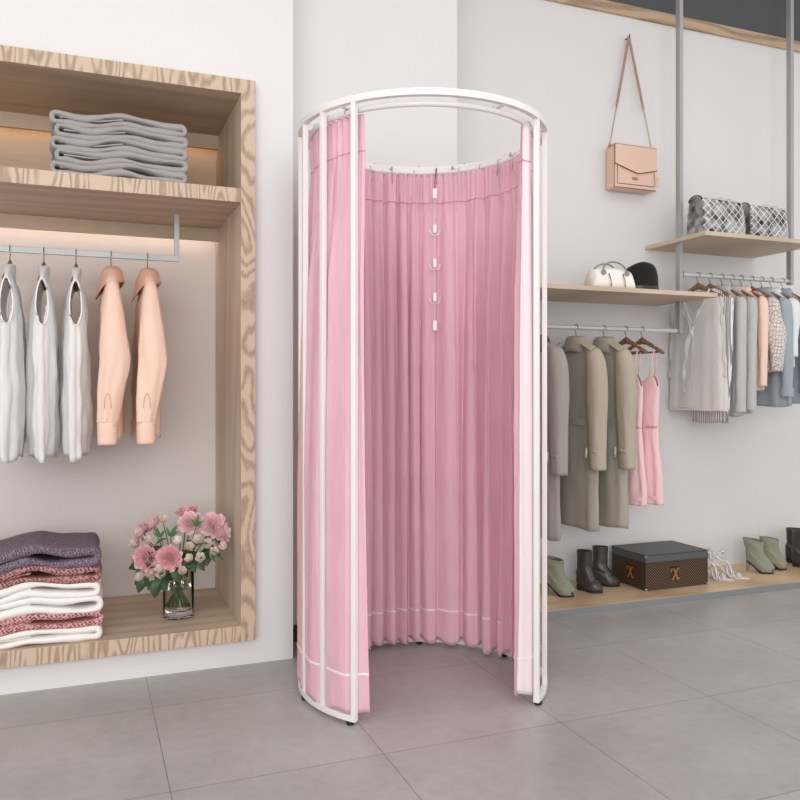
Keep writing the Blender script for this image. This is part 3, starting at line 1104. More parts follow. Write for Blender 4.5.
lv = [(-0.085, 0, 0, 0.115, 0.014), (-0.12, 0, 0, 0.160, 0.020), (-0.17, 0, 0, 0.172, 0.026), (-0.30, 0, 0, 0.185, 0.032), (-0.45, 0, 0, 0.195, 0.037), (-0.60, 0, 0, 0.205, 0.041), (-0.725, 0, 0, 0.21, 0.043)]
hloft(mb, lv, 96, 72, 0.85, folds(0.005, (6, 11, 17), 5, 0.2, 0.006, 1.5), vneck, False, False)
mb.build('body', M['blouse'], g, smooth=True, solid=0.0015)
for sg, e in ((-1, 0), (1, 1)):
    V, F = [], []
    npt, nk = 60, 5
    for i in range(npt):
        u = i / (npt - 1)
        z = -0.10 - 0.56 * u
        x = sg * (0.115 - 0.115 * min(1, u / 0.38)) + (0 if u < 0.38 else 0.03 * sin((u - 0.38) * 5) * 1.0)
        for k in range(nk):
            w_ = 0.010 + 0.010 * k * (0.5 + u)
            V.append((x - sg * w_ * 0.6 + 0.0035 * sin(u * 30 + 2 * sin(u * 9) + k * 0.6 + e), 0.034 + 0.008 * k * 0.4 + 0.006 * sin(u * 27 + 2 * sin(u * 7) + k * 0.7 + e), z - 0.008 * k + 0.003 * sin(u * 50)))
    for i in range(npt - 1):
        for k in range(nk - 1):
            a = i * nk + k
            F.append((a, a + 1, a + nk + 1, a + nk))
    ro = MB().add(V, F).build('ruffle', M['blouse'], g, smooth=True, solid=0.0012)
    MB().tube([V[i * nk + nk - 1] for i in range(npt)], 0.0013, 5).build('ruffle_edge', M['blouse_trim'], ro, smooth=True)
    MB().tube([(sg * (0.112 - 0.112 * q / 10), 0.024 + 0.014 * q / 10, -0.088 - 0.185 * q / 10) for q in range(11)], 0.0045, 6).build('neck_edge', M['blouse_trim'], g, smooth=True)
    V, F = [], []
    for i in range(40):
        u = i / 39
        for k in range(4):
            V.append((sg * (0.17 + 0.03 * u + 0.008 * k), 0.010 + 0.005 * sin(u * 21 + 2 * sin(u * 6) + k * 0.8), -0.13 - 0.42 * u - 0.004 * k))
    for i in range(39):
        for k in range(3):
            a = i * 4 + k
            F.append((a, a + 1, a + 5, a + 4))
    MB().add(V, F).build('side_ruffle', M['blouse'], g, smooth=True, solid=0.0012)
band(MB(), -0.729, -0.723, 0, 0, 0.211, 0.043, 0.002).build('hem_edge', M['blouse_trim'], g)


def shirt(name, X, label, hl, mat, seed, hem, hw=0.155, th=0.026, sl=None, sr=0.030, cuff=True, col=True, z=ZU, top=-0.072, trim=None, out=0.0, amp=0.004, hemw=None, ry=1.0, cat='shirt', hook=True, mid=None):
    if hook:
        make_hanger(hl, hang(X, z), H90, bar=False, hw=0.15)
    g = thing(name, label, cat, hang(X, z), H90)
    mb = MB()
    shirt_body(mb, top, hem, hw - 0.02 if sl else hw, th, seed, amp=amp, neck=0.048, nth=0.022, drop=0.06, hemw=hemw, hemamp=0.004)
    mb.build('body', mat, g, smooth=True, solid=0.002)
    tm = trim or mat
    if col:
        R = []
        n = 36
        for (dz, ex, ey) in ((-0.01, 0.0, 0.0), (0.018, -0.003, -0.002), (0.024, 0.003, 0.002), (0.012, 0.014, 0.006), (-0.018, 0.034, 0.008)):
            R.append([(cos(2 * pi * k / n) * (0.048 + ex), sin(2 * pi * k / n) * (0.022 + ey), top + dz - 0.2 * abs(cos(2 * pi * k / n)) * max(0, ex)) for k in range(n)])
        MB().rings(R, False, False, False).build('collar', tm, g, smooth=True, solid=0.0025)
    if sl:
        for sg in (-1, 1):
            s = MB()
            sleeve(s, sg, hw - 0.02, 0.003, top - 0.045, sl, sr, sr * 0.8, out, 0.004, seed + sg, 0.003, ry, mid)
            so = s.build('sleeve', mat, g, smooth=True, solid=0.0015)
            if cuff:
                band(MB(), sl - 0.035, sl + 0.012, sg * (hw - 0.02 + out), 0.007, sr * 0.82, sr * 0.82 * ry, 0.003, 28).build('cuff', mat, so, smooth=False)
    return g


shirt('striped_top', 3.168, 'grey and white striped top, only its hem showing under the sheer blouse', 'wooden hanger above the striped top', M['stripe'], 31, -0.795, hw=0.165, th=0.022, hemw=0.13, col=False, cat='top')
shirt('check_shirt', 3.250, 'fine grey check shirt with cuffed sleeve hanging right behind the sheer blouse', 'wooden hanger inside the grey check shirt behind the sheer blouse', M['check'], 33, -0.76, hw=0.16, th=0.022, sl=-0.70, sr=0.030)
shirt('check_shirt', 3.322, 'fine grey check shirt with cuffed sleeve hanging next to the peach blouse', 'wooden hanger inside the grey check shirt next to the peach blouse', M['check'], 34, -0.745, hw=0.16, th=0.022, sl=-0.69, sr=0.030)
shirt('peach_blouse', 3.388, 'plain peach blouse squeezed between the check shirts and the patterned lace top', 'wooden hanger inside the plain peach blouse', M['rose_peach'], 35, -0.62, hw=0.175, th=0.018, sl=-0.60, sr=0.026, out=0.004, cuff=False, cat='blouse')
shirt('lace_top', 3.462, 'off-white lace patterned top with fine black tracery and a wide sleeve', 'wooden hanger inside the lace patterned top', M['lace'], 36, -0.52, hw=0.17, th=0.024, sl=-0.52, sr=0.036, out=0.03, mid=0.052, cuff=False, col=False, cat='top')
shirt('chambray_shirt', 3.535, 'blue-grey chambray shirt hanging directly behind the lace patterned top', 'wooden hanger inside the blue-grey shirt behind the lace top', M['denim'], 37, -0.71, hw=0.18, th=0.026, sl=-0.62, sr=0.036, out=0.02, amp=0.006, hemw=0.20)
shirt('white_shirt', 3.605, 'soft white shirt hanging between the two blue-grey shirts', 'wooden hanger inside the soft white shirt', M['whiteshirt'], 38, -0.50, hw=0.175, th=0.022, sl=-0.44, sr=0.034, cuff=False)
shirt('chambray_shirt', 3.690, 'blue-grey chambray shirt at the right edge of the photo', 'wooden hanger inside the rightmost blue-grey shirt', M['denim'], 39, -0.70, hw=0.18, th=0.026, sl=-0.60, sr=0.038, out=0.01, amp=0.006, hemw=0.20)

# ================================================================== FOLDED CLOTHES
def folded(name, label, cat, group, loc, W, H, D, mat, seed, tongue=0.45, t=0.012, wave=0.010, inner=None):
    """folded garment: doubled cloth loop open to the front, wavy, with an inner tongue"""
    rnd = random.Random(seed)
    p1, p2, p3 = [rnd.uniform(-0.5, 0.5) for _ in range(3)]
    root = thing(name, label, cat, loc, rnd.uniform(-0.01, 0.01), group)
    hw = W / 2

    def wav(x, y):
        return wave * (0.9 * exp(-((x - 0.02 * W) / (0.16 * W)) ** 2) - 0.45 * exp(-((x + 0.25 * W) / (0.13 * W)) ** 2)) * (1 - 0.3 * y / D) * 1.0

    ny = 9
    # outer loop ring section: outline outer and inner
    N1, NE = 46, 9
    hh = H / 2

    def stadium(w2, h2):
        pts = []
        e = min(h2, w2)
        for k in range(N1 + 1):
            pts.append((-w2 + e * 0.8 + (2 * w2 - 1.6 * e) * k / N1, h2, 1))
        for k in range(1, NE):
            a = pi / 2 - pi * k / NE
            pts.append((w2 - e * 0.8 + e * 0.8 * cos(a), h2 * sin(a), 0))
        for k in range(N1 + 1):
            pts.append((w2 - e * 0.8 - (2 * w2 - 1.6 * e) * k / N1, -h2, -1))
        for k in range(1, NE):
            a = -pi / 2 - pi * k / NE
            pts.append((-w2 + e * 0.8 + e * 0.8 * cos(a), h2 * sin(a), 0))
        return pts
    outl = [(x, z + (0.0012 * sin(x * 60 + seed * 2) if sd else 0)) for x, z, sd in stadium(hw, hh)]
    inl = []
    for x, z, sd in stadium(hw - t, hh - t):
        u = x / hw
        op = 0.45 + 0.35 * sin(u * 5 + p1 * 4) + 0.25 * sin(u * 9 + p2 * 6)
        op = min(1, max(0.12, op))
        if u < -0.7:
            op = max(op, (-u - 0.7) / 0.25)
        inl.append((x, z * min(1, op) + 0.12 * hh * sin(u * 4 + p3 * 5)))
    V = []
    m = len(outl)
    rows = []
    # order of rings: inner back -> inner front -> outer front -> outer back
    for j in range(5):
        y = D * 0.6 * (4 - j) / 4
        rows.append([(x * 0.985, y, H / 2 + z + wav(x, y)) for x, z in inl])
    rows.append([((a[0] * 0.5 + b[0] * 0.5), -0.004, H / 2 + (a[1] + b[1]) / 2 + wav(a[0], 0)) for a, b in zip(inl, outl)])
    for j in range(9):
        y = D * j / 8
        r_ = 0.003 * sin(j * 1.3 + seed)
        rows.append([(x + r_, y, H / 2 + z * (1.0 if j < 8 else 0.6) + wav(x, y)) for x, z in outl])
    mb = MB().rings(rows, False, True, True)
    mb.build('cloth_fold', mat, root, smooth=True)
    # inner tongue of cloth
    Vt = []
    x0, x1 = -hw * 0.86, -hw * 0.86 + W * tongue
    sec = []
    for q in range(17):
        u = q / 16
        x = x0 + (x1 - x0) * u
        sec.append((x, 0.14 * hh * sin(u * 6 + p3) + hh * 0.12))
    th = (hh - t) * 0.22
    rows = []
    for y in (0.004, D * 0.55):
        rows.append([(x, y, H / 2 + z + th + wav(x, y)) for x, z in sec] + [(x, y, H / 2 + z - th + wav(x, y)) for x, z in reversed(sec)])
    MB().rings(rows, False, True, True).build('inner_fold', inner or mat, root, smooth=False)
    return root


M['greyfold'] = fabric('grey_marl_jersey', '#a19d9b', var=0.04, bump=0.3, bscale=50)
names = ['on top of the grey pile', 'second from the top of the grey pile', 'in the middle of the grey pile', 'second from the bottom of the grey pile', 'at the bottom of the grey pile']
zz = 1.829
for i in range(5):
    Hh = 0.046
    folded('folded_trousers', 'grey folded garment ' + names[4 - i] + ' on the oak shelf', 'folded clothes', 'grey folded clothes on the shelf',
           (0.125 + (0.004 if i % 2 else -0.004), 3.085, zz), 0.475 - 0.012 * (i % 2), Hh, 0.30, M['greyfold'], 50 + i, t=0.0125, wave=0.016)
    zz += 0.0445

M['purple_knit'] = knit('purple_grey_knit', '#3b3038', '#8b7b88', 170)
M['maroon_knit'] = knit('maroon_knit', '#4e2428', '#c08a86', 120)
M['pink_knit'] = knit('rose_red_knit', '#6d2c33', '#dca4a4', 120)
M['cream'] = fabric('cream_cotton', '#efebe6', var=0.02, bump=0.3, bscale=26)
stack = [('cream folded garment at the very bottom of the pile', M['cream'], 0.048, 0.485),
         ('rose-red knitted folded garment lying on the bottom cream one', M['pink_knit'], 0.055, 0.495),
         ('cream folded garment lying directly on the rose-red knit', M['cream'], 0.056, 0.495),
         ('cream folded garment lying directly under the maroon knit', M['cream'], 0.054, 0.480),
         ('maroon knitted folded garment between cream and purple ones', M['maroon_knit'], 0.055, 0.485),
         ('purple-grey knitted folded garment on top of the pile', M['purple_knit'], 0.070, 0.480)]
zz = 0.164
for i, (lb, mt, Hh, Wd) in enumerate(stack):
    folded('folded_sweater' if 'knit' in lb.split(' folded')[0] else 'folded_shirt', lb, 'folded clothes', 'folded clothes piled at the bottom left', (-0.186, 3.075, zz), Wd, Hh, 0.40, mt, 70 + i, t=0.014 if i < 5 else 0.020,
           wave=0.008 + 0.0035 * i, inner=M['rubber'] if i == 5 else None)  # top sweater's inner fold is coloured black to darken its opening
    zz += Hh * 0.965

# ================================================================== VASE AND ROSES
m, nt, b, out = mk('clear_glass')
b.inputs['Base Color'].default_value = (1, 1, 1, 1)
b.inputs['Transmission Weight'].default_value = 1
b.inputs['Roughness'].default_value = 0.01
b.inputs['IOR'].default_value = 1.18
M['glass'] = m
m, nt, b, out = mk('water')
b.inputs['Base Color'].default_value = (0.96, 0.97, 0.97, 1)
b.inputs['Transmission Weight'].default_value = 1
b.inputs['Roughness'].default_value = 0.0
b.inputs['IOR'].default_value = 1.33
M['water'] = m
VX, VY, VZ = 0.345, 3.27, 0.1635
vase = thing('glass_vase', 'clear cylindrical glass vase half full of water on the oak bay floor', 'vase', (VX, VY, VZ))
pr_ = [(0.002, 0.0), (0.056, 0.0), (0.060, 0.004), (0.060, 0.20), (0.0585, 0.202), (0.057, 0.20), (0.057, 0.014), (0.052, 0.010), (0.002, 0.010)]
MB().lathe(pr_, 40, cap0=False, cap1=False).build('glass', M['glass'], vase, smooth=True)
MB().lathe([(0.002, 0.0105), (0.050, 0.0105), (0.0562, 0.015), (0.0562, 0.115), (0.002, 0.115)], 40, cap0=False, cap1=False).build('water', M['water'], vase, smooth=False)

M['stem'] = plain('green_stem', '#4d6b36', 0.5, var=0.1)
M['leaf'] = plain('dark_rose_leaf', '#2f4a2b', 0.4, var=0.25, nscale=30)
M['leaf2'] = plain('fresh_rose_leaf', '#4a6b38', 0.4, var=0.2, nscale=30)


def petal_mat(name, c0, c1):
    return plain(name, c0, 0.55, var=0.10, nscale=40, trans=0.15)


M['rose'] = petal_mat('rose_pink_petal', '#f8ced2', '')
M['rose2'] = petal_mat('rose_deep_petal', '#f4bcc2', '')
M['bud'] = petal_mat('blush_petal', '#f7e2d8', '')


def petal(mb, m4, w_, h_, cup, curl, nx=8, ny=8):
    V = []
    for j in range(ny):
        v = j / (ny - 1)
        ww = w_ * (0.45 + 0.55 * sin(pi / 2 * min(1, v / 0.6))) * (1 - 0.22 * (max(0, v - 0.6) / 0.4) ** 2)
        for i in range(nx):
            u = -1 + 2 * i / (nx - 1)
            x = ww * u * 0.5
            z = h_ * (v - 0.34 * u * u * v * v)
            y = -cup * h_ * (sin(v * pi * 0.62)) - curl * h_ * max(0, v - 0.7) * 2.2 + 0.30 * w_ * u * u * (1 - 0.4 * v)
            V.append(m4 @ Vector((x, y, z)))
    F = [(j * nx + i, j * nx + i + 1, (j + 1) * nx + i + 1, (j + 1) * nx + i) for j in range(ny - 1) for i in range(nx - 1)]
    mb.add(V, F)


def flower(mb, r, layers, seed):
    """open rose around +z, radius r"""
    rnd = random.Random(seed)
    gold = 2.39996
    k = 0
    for li, (cnt, rad_, tilt, sc) in enumerate(layers):
        for q in range(cnt):
            a = 2 * pi * q / cnt + li * 0.7 + rnd.uniform(-0.12, 0.12)
            m4 = (Matrix.Rotation(a, 4, 'Z') @ Matrix.Translation((0, -rad_ * r, 0.10 * r * (3 - li) * 0)) @
                  Matrix.Rotation(tilt + rnd.uniform(-0.07, 0.07), 4, 'X'))
            petal(mb, m4, r * sc * rnd.uniform(0.95, 1.1), r * sc * 0.95, 0.28, 0.10)


OPEN = [(3, 0.06, -0.15, 0.70), (4, 0.15, -0.08, 0.82), (5, 0.26, 0.02, 0.94), (6, 0.38, 0.16, 1.02), (6, 0.50, 0.38, 1.12), (6, 0.56, 0.72, 1.18), (6, 0.52, 1.05, 1.15)]
BUD = [(3, 0.03, -0.05, 1.1), (4, 0.12, 0.05, 1.35), (5, 0.20, 0.20, 1.45)]


def leafmesh(mb, base, d, up, L, W):
    d = Vector(d).normalized()
    side = d.cross(Vector(up)).normalized()
    nrm = side.cross(d).normalized()
    V = []
    n = 7
    for i in range(n + 1):
        t = i / n
        ww = W * sin(pi * t ** 0.8) * 0.5
        c = Vector(base) + d * L * t - nrm * L * 0.22 * t * t
        V += [c - side * ww + nrm * ww * 0.3, c, c + side * ww + nrm * ww * 0.3]
    F = []
    for i in range(n):
        a = i * 3
        F += [(a, a + 1, a + 4, a + 3), (a + 1, a + 2, a + 5, a + 4)]
    mb.add(V, F)


Rv = Vector((cos(radians(21.5)), -sin(radians(21.5)), 0))
Fv = Vector((sin(radians(21.5)), cos(radians(21.5)), 0))
VC = Vector((VX, VY, 0))


def rose(kind, px, py, dep, r, facing, label, seed, mat, name='rose'):
    """px,py: offsets in metres right of / above the vase axis; dep: towards the back"""
    c = VC + Rv * px + Fv * dep
    c.z = py
    foot = VC + Rv * (-px * 0.22) + Fv * (-dep * 0.3)
    foot.z = VZ + 0.035
    root = thing(name, label, 'flower', tuple(foot), 0, 'roses in the glass vase')
    rel = c - foot
    ax = Vector(facing[0] * Rv + facing[1] * Fv + Vector((0, 0, facing[2]))).normalized()
    q = ax.to_track_quat('Z', 'Y').to_matrix().to_4x4()
    mb = MB()
    flower(mb, r, OPEN if kind == 'open' else BUD, seed)
    mb.build('bloom', mat, root, smooth=True, solid=0.0006, mat=Matrix.Translation(rel) @ q @ Matrix.Translation((0, 0, -0.35 * r)))
    # sepals
    sp = MB()
    for k in range(5):
        a = 2 * pi * k / 5
        leafmesh(sp, (0, 0, 0), (cos(a), sin(a), 0.3 if kind == 'open' else 1.1), (0, 0, 1), r * 1.0, r * 0.4)
    sp.build('sepal', M['leaf2'], root, smooth=True, mat=Matrix.Translation(rel) @ q @ Matrix.Translation((0, 0, -0.40 * r)))
    # stem through the vase mouth
    mouth = VC + Rv * max(-0.04, min(0.04, px * 0.35)) + Fv * max(-0.035, min(0.035, dep * 0.35))
    mouth.z = VZ + 0.205
    neck = rel - ax * r * 0.35
    P = [(0, 0, 0), tuple((mouth - foot) * 0.5), tuple(mouth - foot), tuple((mouth - foot) * 0.45 + neck * 0.55 - Vector((0, 0, 0.0))), tuple(neck)]
    path = [catmull(P, t / 18) for t in range(19)]
    MB().tube(path, 0.0021, 7).build('stem', M['stem'], root, smooth=True)
    rnd = random.Random(seed * 7)
    for k in range(3 if kind == 'open' else 2):
        i = rnd.randint(11, 16)
        a = rnd.uniform(0, 2 * pi)
        lf = MB()
        p = Vector(path[i])
        # leaves fan outwards
        dd = Rv * (math.copysign(1, px) * 0.7 + cos(a) * 0.7) + Fv * (-0.5 + 0.5 * sin(a)) + Vector((0, 0, rnd.uniform(-0.6, 0.2)))
        L = rnd.uniform(0.045, 0.068)
        leafmesh(lf, p, dd, (0, 0, 1), L, L * 0.62)
        lf.build('leaf', M['leaf'] if rnd.random() < 0.75 else M['leaf2'], root, smooth=True)
    return root


U = 0.00395


def P_(x, y):
    return (x - 177.5) * U, 1.06 - (y - 390) * U


roses = [
    (149, 522 + 4, 0.02, 0.034, (-0.6, -0.3, 0.8), 'open pink rose leaning out at the top left of the bouquet'),
    (141, 531, -0.02, 0.030, (-0.8, -0.5, 0.4), 'open pink rose at the outer left, just under the top left one'),
    (150, 555, -0.07, 0.036, (-0.15, -1, 0.15), 'large pink rose facing forward, lower left of the bouquet'),
    (173.5, 555, -0.075, 0.036, (0.05, -1, 0.12), 'large pink rose facing forward in the middle above the vase'),
    (183, 513, 0.04, 0.032, (-0.1, -0.2, 1), 'pink rose at the very top of the bouquet'),
    (191, 522, -0.02, 0.034, (0.1, -0.8, 0.5), 'open pink rose just below the topmost one'),
    (213, 525, -0.01, 0.036, (0.2, -0.9, 0.35), 'open pink rose at the upper right facing forward'),
    (222.5, 532, -0.01, 0.031, (0.9, -0.4, 0.3), 'pink rose at the far right edge of the bouquet'),
]
for i, (x, y, dep, r, fc, lb) in enumerate(roses):
    a_, b_ = P_(x, y)
    rose('open', a_, b_, dep, r * 0.93, fc, lb, 100 + i, M['rose'] if i in (0, 1, 5, 6, 7) else M['rose2'])
buds = [
    (135, 545, -0.01, 'blush bud at the outer left above the lowest left bud'), (135, 558, -0.03, 'blush bud at the left edge beside the large left rose'),
    (144.5, 575, -0.06, 'blush bud at the bottom left of the bouquet'), (155.5, 571, -0.06, 'small blush bud right of the bottom left bud'),
    (150.5, 539, -0.05, 'blush bud directly above the large left rose'), (166, 565, -0.085, 'blush bud between the two large roses'),
    (167, 571, -0.08, 'blush bud just under the gap between the two large roses'), (186, 568, -0.07, 'blush bud at the bottom right above the vase rim'),
    (182, 539, -0.05, 'pale cream bud above the middle large rose'), (200, 539, -0.04, 'blush bud under the open rose right of centre'),
    (192, 545, -0.05, 'blush bud right of the middle large rose'), (194, 556, -0.07, 'small pale bud low right of the middle large rose'),
    (204, 556, -0.06, 'blush bud in the lower right cluster'), (216, 550, -0.05, 'blush bud under the upper right rose'),
    (225, 546, -0.03, 'blush bud at the right edge under the far right rose'), (209, 544, -0.03, 'small bud between the right cluster and the upper right rose'),
    (162, 521, 0.0, 'closed green-pink bud rising between the left and top roses'),
]
for i, (x, y, dep, lb) in enumerate(buds):
    a_, b_ = P_(x, y)
    rose('bud', a_, b_, dep, 0.019 if i % 3 else 0.022, (0.35 * sin(i * 2.1), -0.8, 0.6), lb, 200 + i, M['bud'] if i != 8 else M['cream'], 'rosebud')

# foliage sprigs low around the rim
for i, (x, y, dx, dz, L) in enumerate([(140, 586, -0.3, -1, 0.055), (156, 589, -0.1, -1, 0.06), (163, 581, 0.2, -1, 0.06), (179, 574, 0.2, -1, 0.062), (196, 565, 0.3, -1, 0.06),
                                       (204, 566, 0.5, -1, 0.055), (220, 560, 1.2, -0.9, 0.06), (138, 572, -1, -0.5, 0.05), (172, 527, 0.5, 1, 0.05), (160, 528, -0.3, 1, 0.045), (204, 517, 0.2, 1, 0.045)]):
    a_, b_ = P_(x, y)
    L *= 1.15
    base = VC + Rv * (a_ * 0.8) + Fv * (-0.055)
    d = Rv * dx + Vector((0, 0, dz * 0.8)) + Fv * -0.25
    base.z = b_ + (0.045 if dz < 0 else -0.03)
    mouth = VC + Rv * max(-0.04, min(0.04, a_ * 0.3)) + Fv * -0.02
    mouth.z = VZ + 0.18
    t_ = thing('leaf_sprig', ['dark green leaf sprig drooping at the outer left of the bouquet', 'dark green leaf sprig drooping left of the vase', 'dark leaf sprig over the left side of the vase rim', 'dark leaf sprig hanging over the middle of the vase rim',
               'dark leaf sprig hanging right of the vase rim', 'dark leaf sprig under the lower right bud cluster', 'narrow leaf sprig pointing out to the lower right', 'leaf sprig pointing to the left below the left buds',
               'fresh green shoot standing up left of the topmost rose', 'fresh green shoot rising beside the upper left rose', 'green shoot rising between the two upper right roses'][i], 'leaves', tuple(mouth), 0, 'leaf sprigs in the glass vase')
    rel = base - mouth
    MB().tube([catmull([(0, 0, -0.06), (0, 0, 0.01), tuple(rel * 0.6 + Vector((0, 0, 0.01))), tuple(rel)], t / 10) for t in range(11)], 0.0016, 6).build('stem', M['stem'], t_, smooth=True)
    for k, sc in ((0, 1), (1, 0.75), (-1, 0.75)):
        lf = MB()
        leafmesh(lf, rel, d + Rv * 0.75 * k, Fv * -1, L * sc, L * sc * (0.62 if dz < 0 and i not in (6,) else 0.3))
        lf.build('leaf', M['leaf'] if dz < 0 else M['leaf2'], t_, smooth=True)

# ================================================================== PEACH SHOULDER BAG ON THE WALL
M['leather_p'] = plain('blush_leather', '#e2c0ac', 0.45, var=0.03, bump=0.15, bscale=120)
M['leather_pd'] = plain('blush_leather_edge', '#6e4435', 0.5, var=0.05)
M['goldm'] = plain('pale_gold_metal', '#b89a78', 0.3, 1.0)
bagx, bagz, by0 = 2.79, 2.152, 3.585
bag = thing('shoulder_bag', 'blush leather shoulder bag with chain strap hanging on a wall hook', 'bag', (bagx, by0, bagz))
MB().box(-0.138, 0.138, 0, 0.075, 0, 0.232).build('body', M['leather_p'], bag, bevel=0.008)
# flap: front leaf with a shallow V lower edge, wraps over the top
fo = [(-0.136, 0.234), (0.136, 0.234), (0.139, 0.105), (0.01, 0.085 - 0.002), (-0.139, 0.135)]
fo = [(-0.139, 0.238), (0.139, 0.238), (0.139, 0.112), (0.012, 0.086), (-0.139, 0.130)]
fl_ = prism(MB(), fo, -0.008, -0.001).build('flap', M['leather_p'], bag, bevel=0.002)
MB().box(-0.139, 0.139, -0.008, 0.055, 0.232, 0.2385).build('flap_top', M['leather_p'], fl_, bevel=0.002)
MB().tube([(-0.139, -0.008, 0.236), (-0.139, -0.008, 0.130), (0.012, -0.008, 0.086), (0.139, -0.008, 0.112)], 0.0022, 6).build('flap_piping', M['leather_pd'], fl_)
MB().tube([(-0.118, -0.002, 0.12), (-0.118, -0.002, 0.025), (0.125, -0.002, 0.025), (0.125, -0.002, 0.10)], 0.0016, 6).build('pocket_seam', M['leather_pd'], bag)
MB().tube([(-0.138, -0.001, 0.23), (-0.138, -0.001, 0.004), (0.138, -0.001, 0.004)], 0.002, 6).build('edge_piping', M['leather_pd'], bag)
MB().box(-0.02, 0.014, -0.0075, -0.001, 0.052, 0.066).build('clasp_plate', M['goldm'], bag, bevel=0.003)
for sx in (-1, 1):
    tb = MB().box(sx * 0.1385 - 0.003, sx * 0.1385 + 0.003, 0.022, 0.052, 0.15, 0.225).build('side_tab', M['leather_p'], bag, bevel=0.002)
    MB().tube([(sx * 0.142, 0.037 + 0.011 * cos(a), 0.232 + 0.011 * sin(a)) for a in [2 * pi * q / 14 for q in range(14)]], 0.002, 6, closed=True).build('ring', M['goldm'], tb)
apex = Vector((0.0, 0.055, 3.005 - bagz))
for sx in (-1, 1):
    a = Vector((sx * 0.140, 0.038, 0.238))
    mid_ = a + (apex - a) * 0.37
    # chain of links
    nl = 17
    ch = MB()
    dirv = (mid_ - a).normalized()
    for k in range(nl):
        c = a + (mid_ - a) * (k + 0.5) / nl
        sd = Vector((0, 1, 0)) if k % 2 else dirv.cross(Vector((0, 1, 0))).normalized()
        L_ = (mid_ - a).length / nl * 0.68
        ch.tube([c + dirv * L_ * sin(q) + sd * 0.0042 * cos(q) for q in [2 * pi * z_ / 10 for z_ in range(10)]], 0.0012, 5, closed=True)
    ch.build('chain', M['goldm'], bag, smooth=True)
    st = MB().tube([mid_ + (apex - mid_) * q / 8 for q in range(9)], 0.0075, flat=0.3, square=True, up=Vector((0, 1, 0)))
    st.build('strap', plain('strap_leather', '#a9836f', 0.5) if 'strap_leather' not in bpy.data.materials else bpy.data.materials['strap_leather'], bag, bevel=0.001)
    MB().tube([mid_ - dirv * 0.008, mid_ + dirv * 0.008], 0.006, 8).build('strap_end', M['goldm'], bag)
tg = MB().tube([(0.146, 0.02, 0.19), (0.152, 0.01, 0.14), (0.152, 0.008, 0.09)], 0.0015, 5).build('tag_cord', M['leather_p'], bag)
MB().box(0.143, 0.164, 0.004, 0.008, 0.03, 0.085).build('hang_tag', M['leather_p'], bag, bevel=0.001)
hk = MB().tube([(0, 0, 0), (0, -0.022, 0), (0, -0.034, 0.004), (0, -0.038, 0.014)], 0.004, 10).build('wall_hook', M['hook'], smooth=True)
hk.location = (bagx, YB, 3.003)
tag(hk, 'small dark wall hook at the top of the blush bag strap', 'hook')

# ================================================================== SILVER QUILTED BAGS
def quilt_mat():
    m, nt, b, out = mk('silver_quilted_foil')
    co = coords(nt)
    n = nt.nodes.new('ShaderNodeTexNoise')
    n.inputs['Scale'].default_value = 14
    n.inputs['Detail'].default_value = 2
    nt.links.new(co, n.inputs['Vector'])
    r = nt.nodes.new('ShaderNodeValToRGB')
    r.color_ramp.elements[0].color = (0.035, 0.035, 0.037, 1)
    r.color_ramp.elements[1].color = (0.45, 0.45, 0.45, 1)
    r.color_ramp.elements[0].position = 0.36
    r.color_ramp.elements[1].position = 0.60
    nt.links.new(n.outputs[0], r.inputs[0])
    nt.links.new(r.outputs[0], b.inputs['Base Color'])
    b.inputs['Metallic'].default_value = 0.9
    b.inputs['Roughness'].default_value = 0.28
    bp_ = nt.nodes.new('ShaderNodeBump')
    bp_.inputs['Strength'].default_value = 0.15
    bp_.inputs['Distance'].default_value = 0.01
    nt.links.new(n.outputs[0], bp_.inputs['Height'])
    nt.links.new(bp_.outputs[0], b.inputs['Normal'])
    return m


M['silver'] = quilt_mat()
M['silver_seam'] = plain('dark_quilt_stitch', '#3a3a3c', 0.5, 0.5)
M['silver_cord'] = plain('bright_silver_cord', '#f2f2f2', 0.35, 0.35)


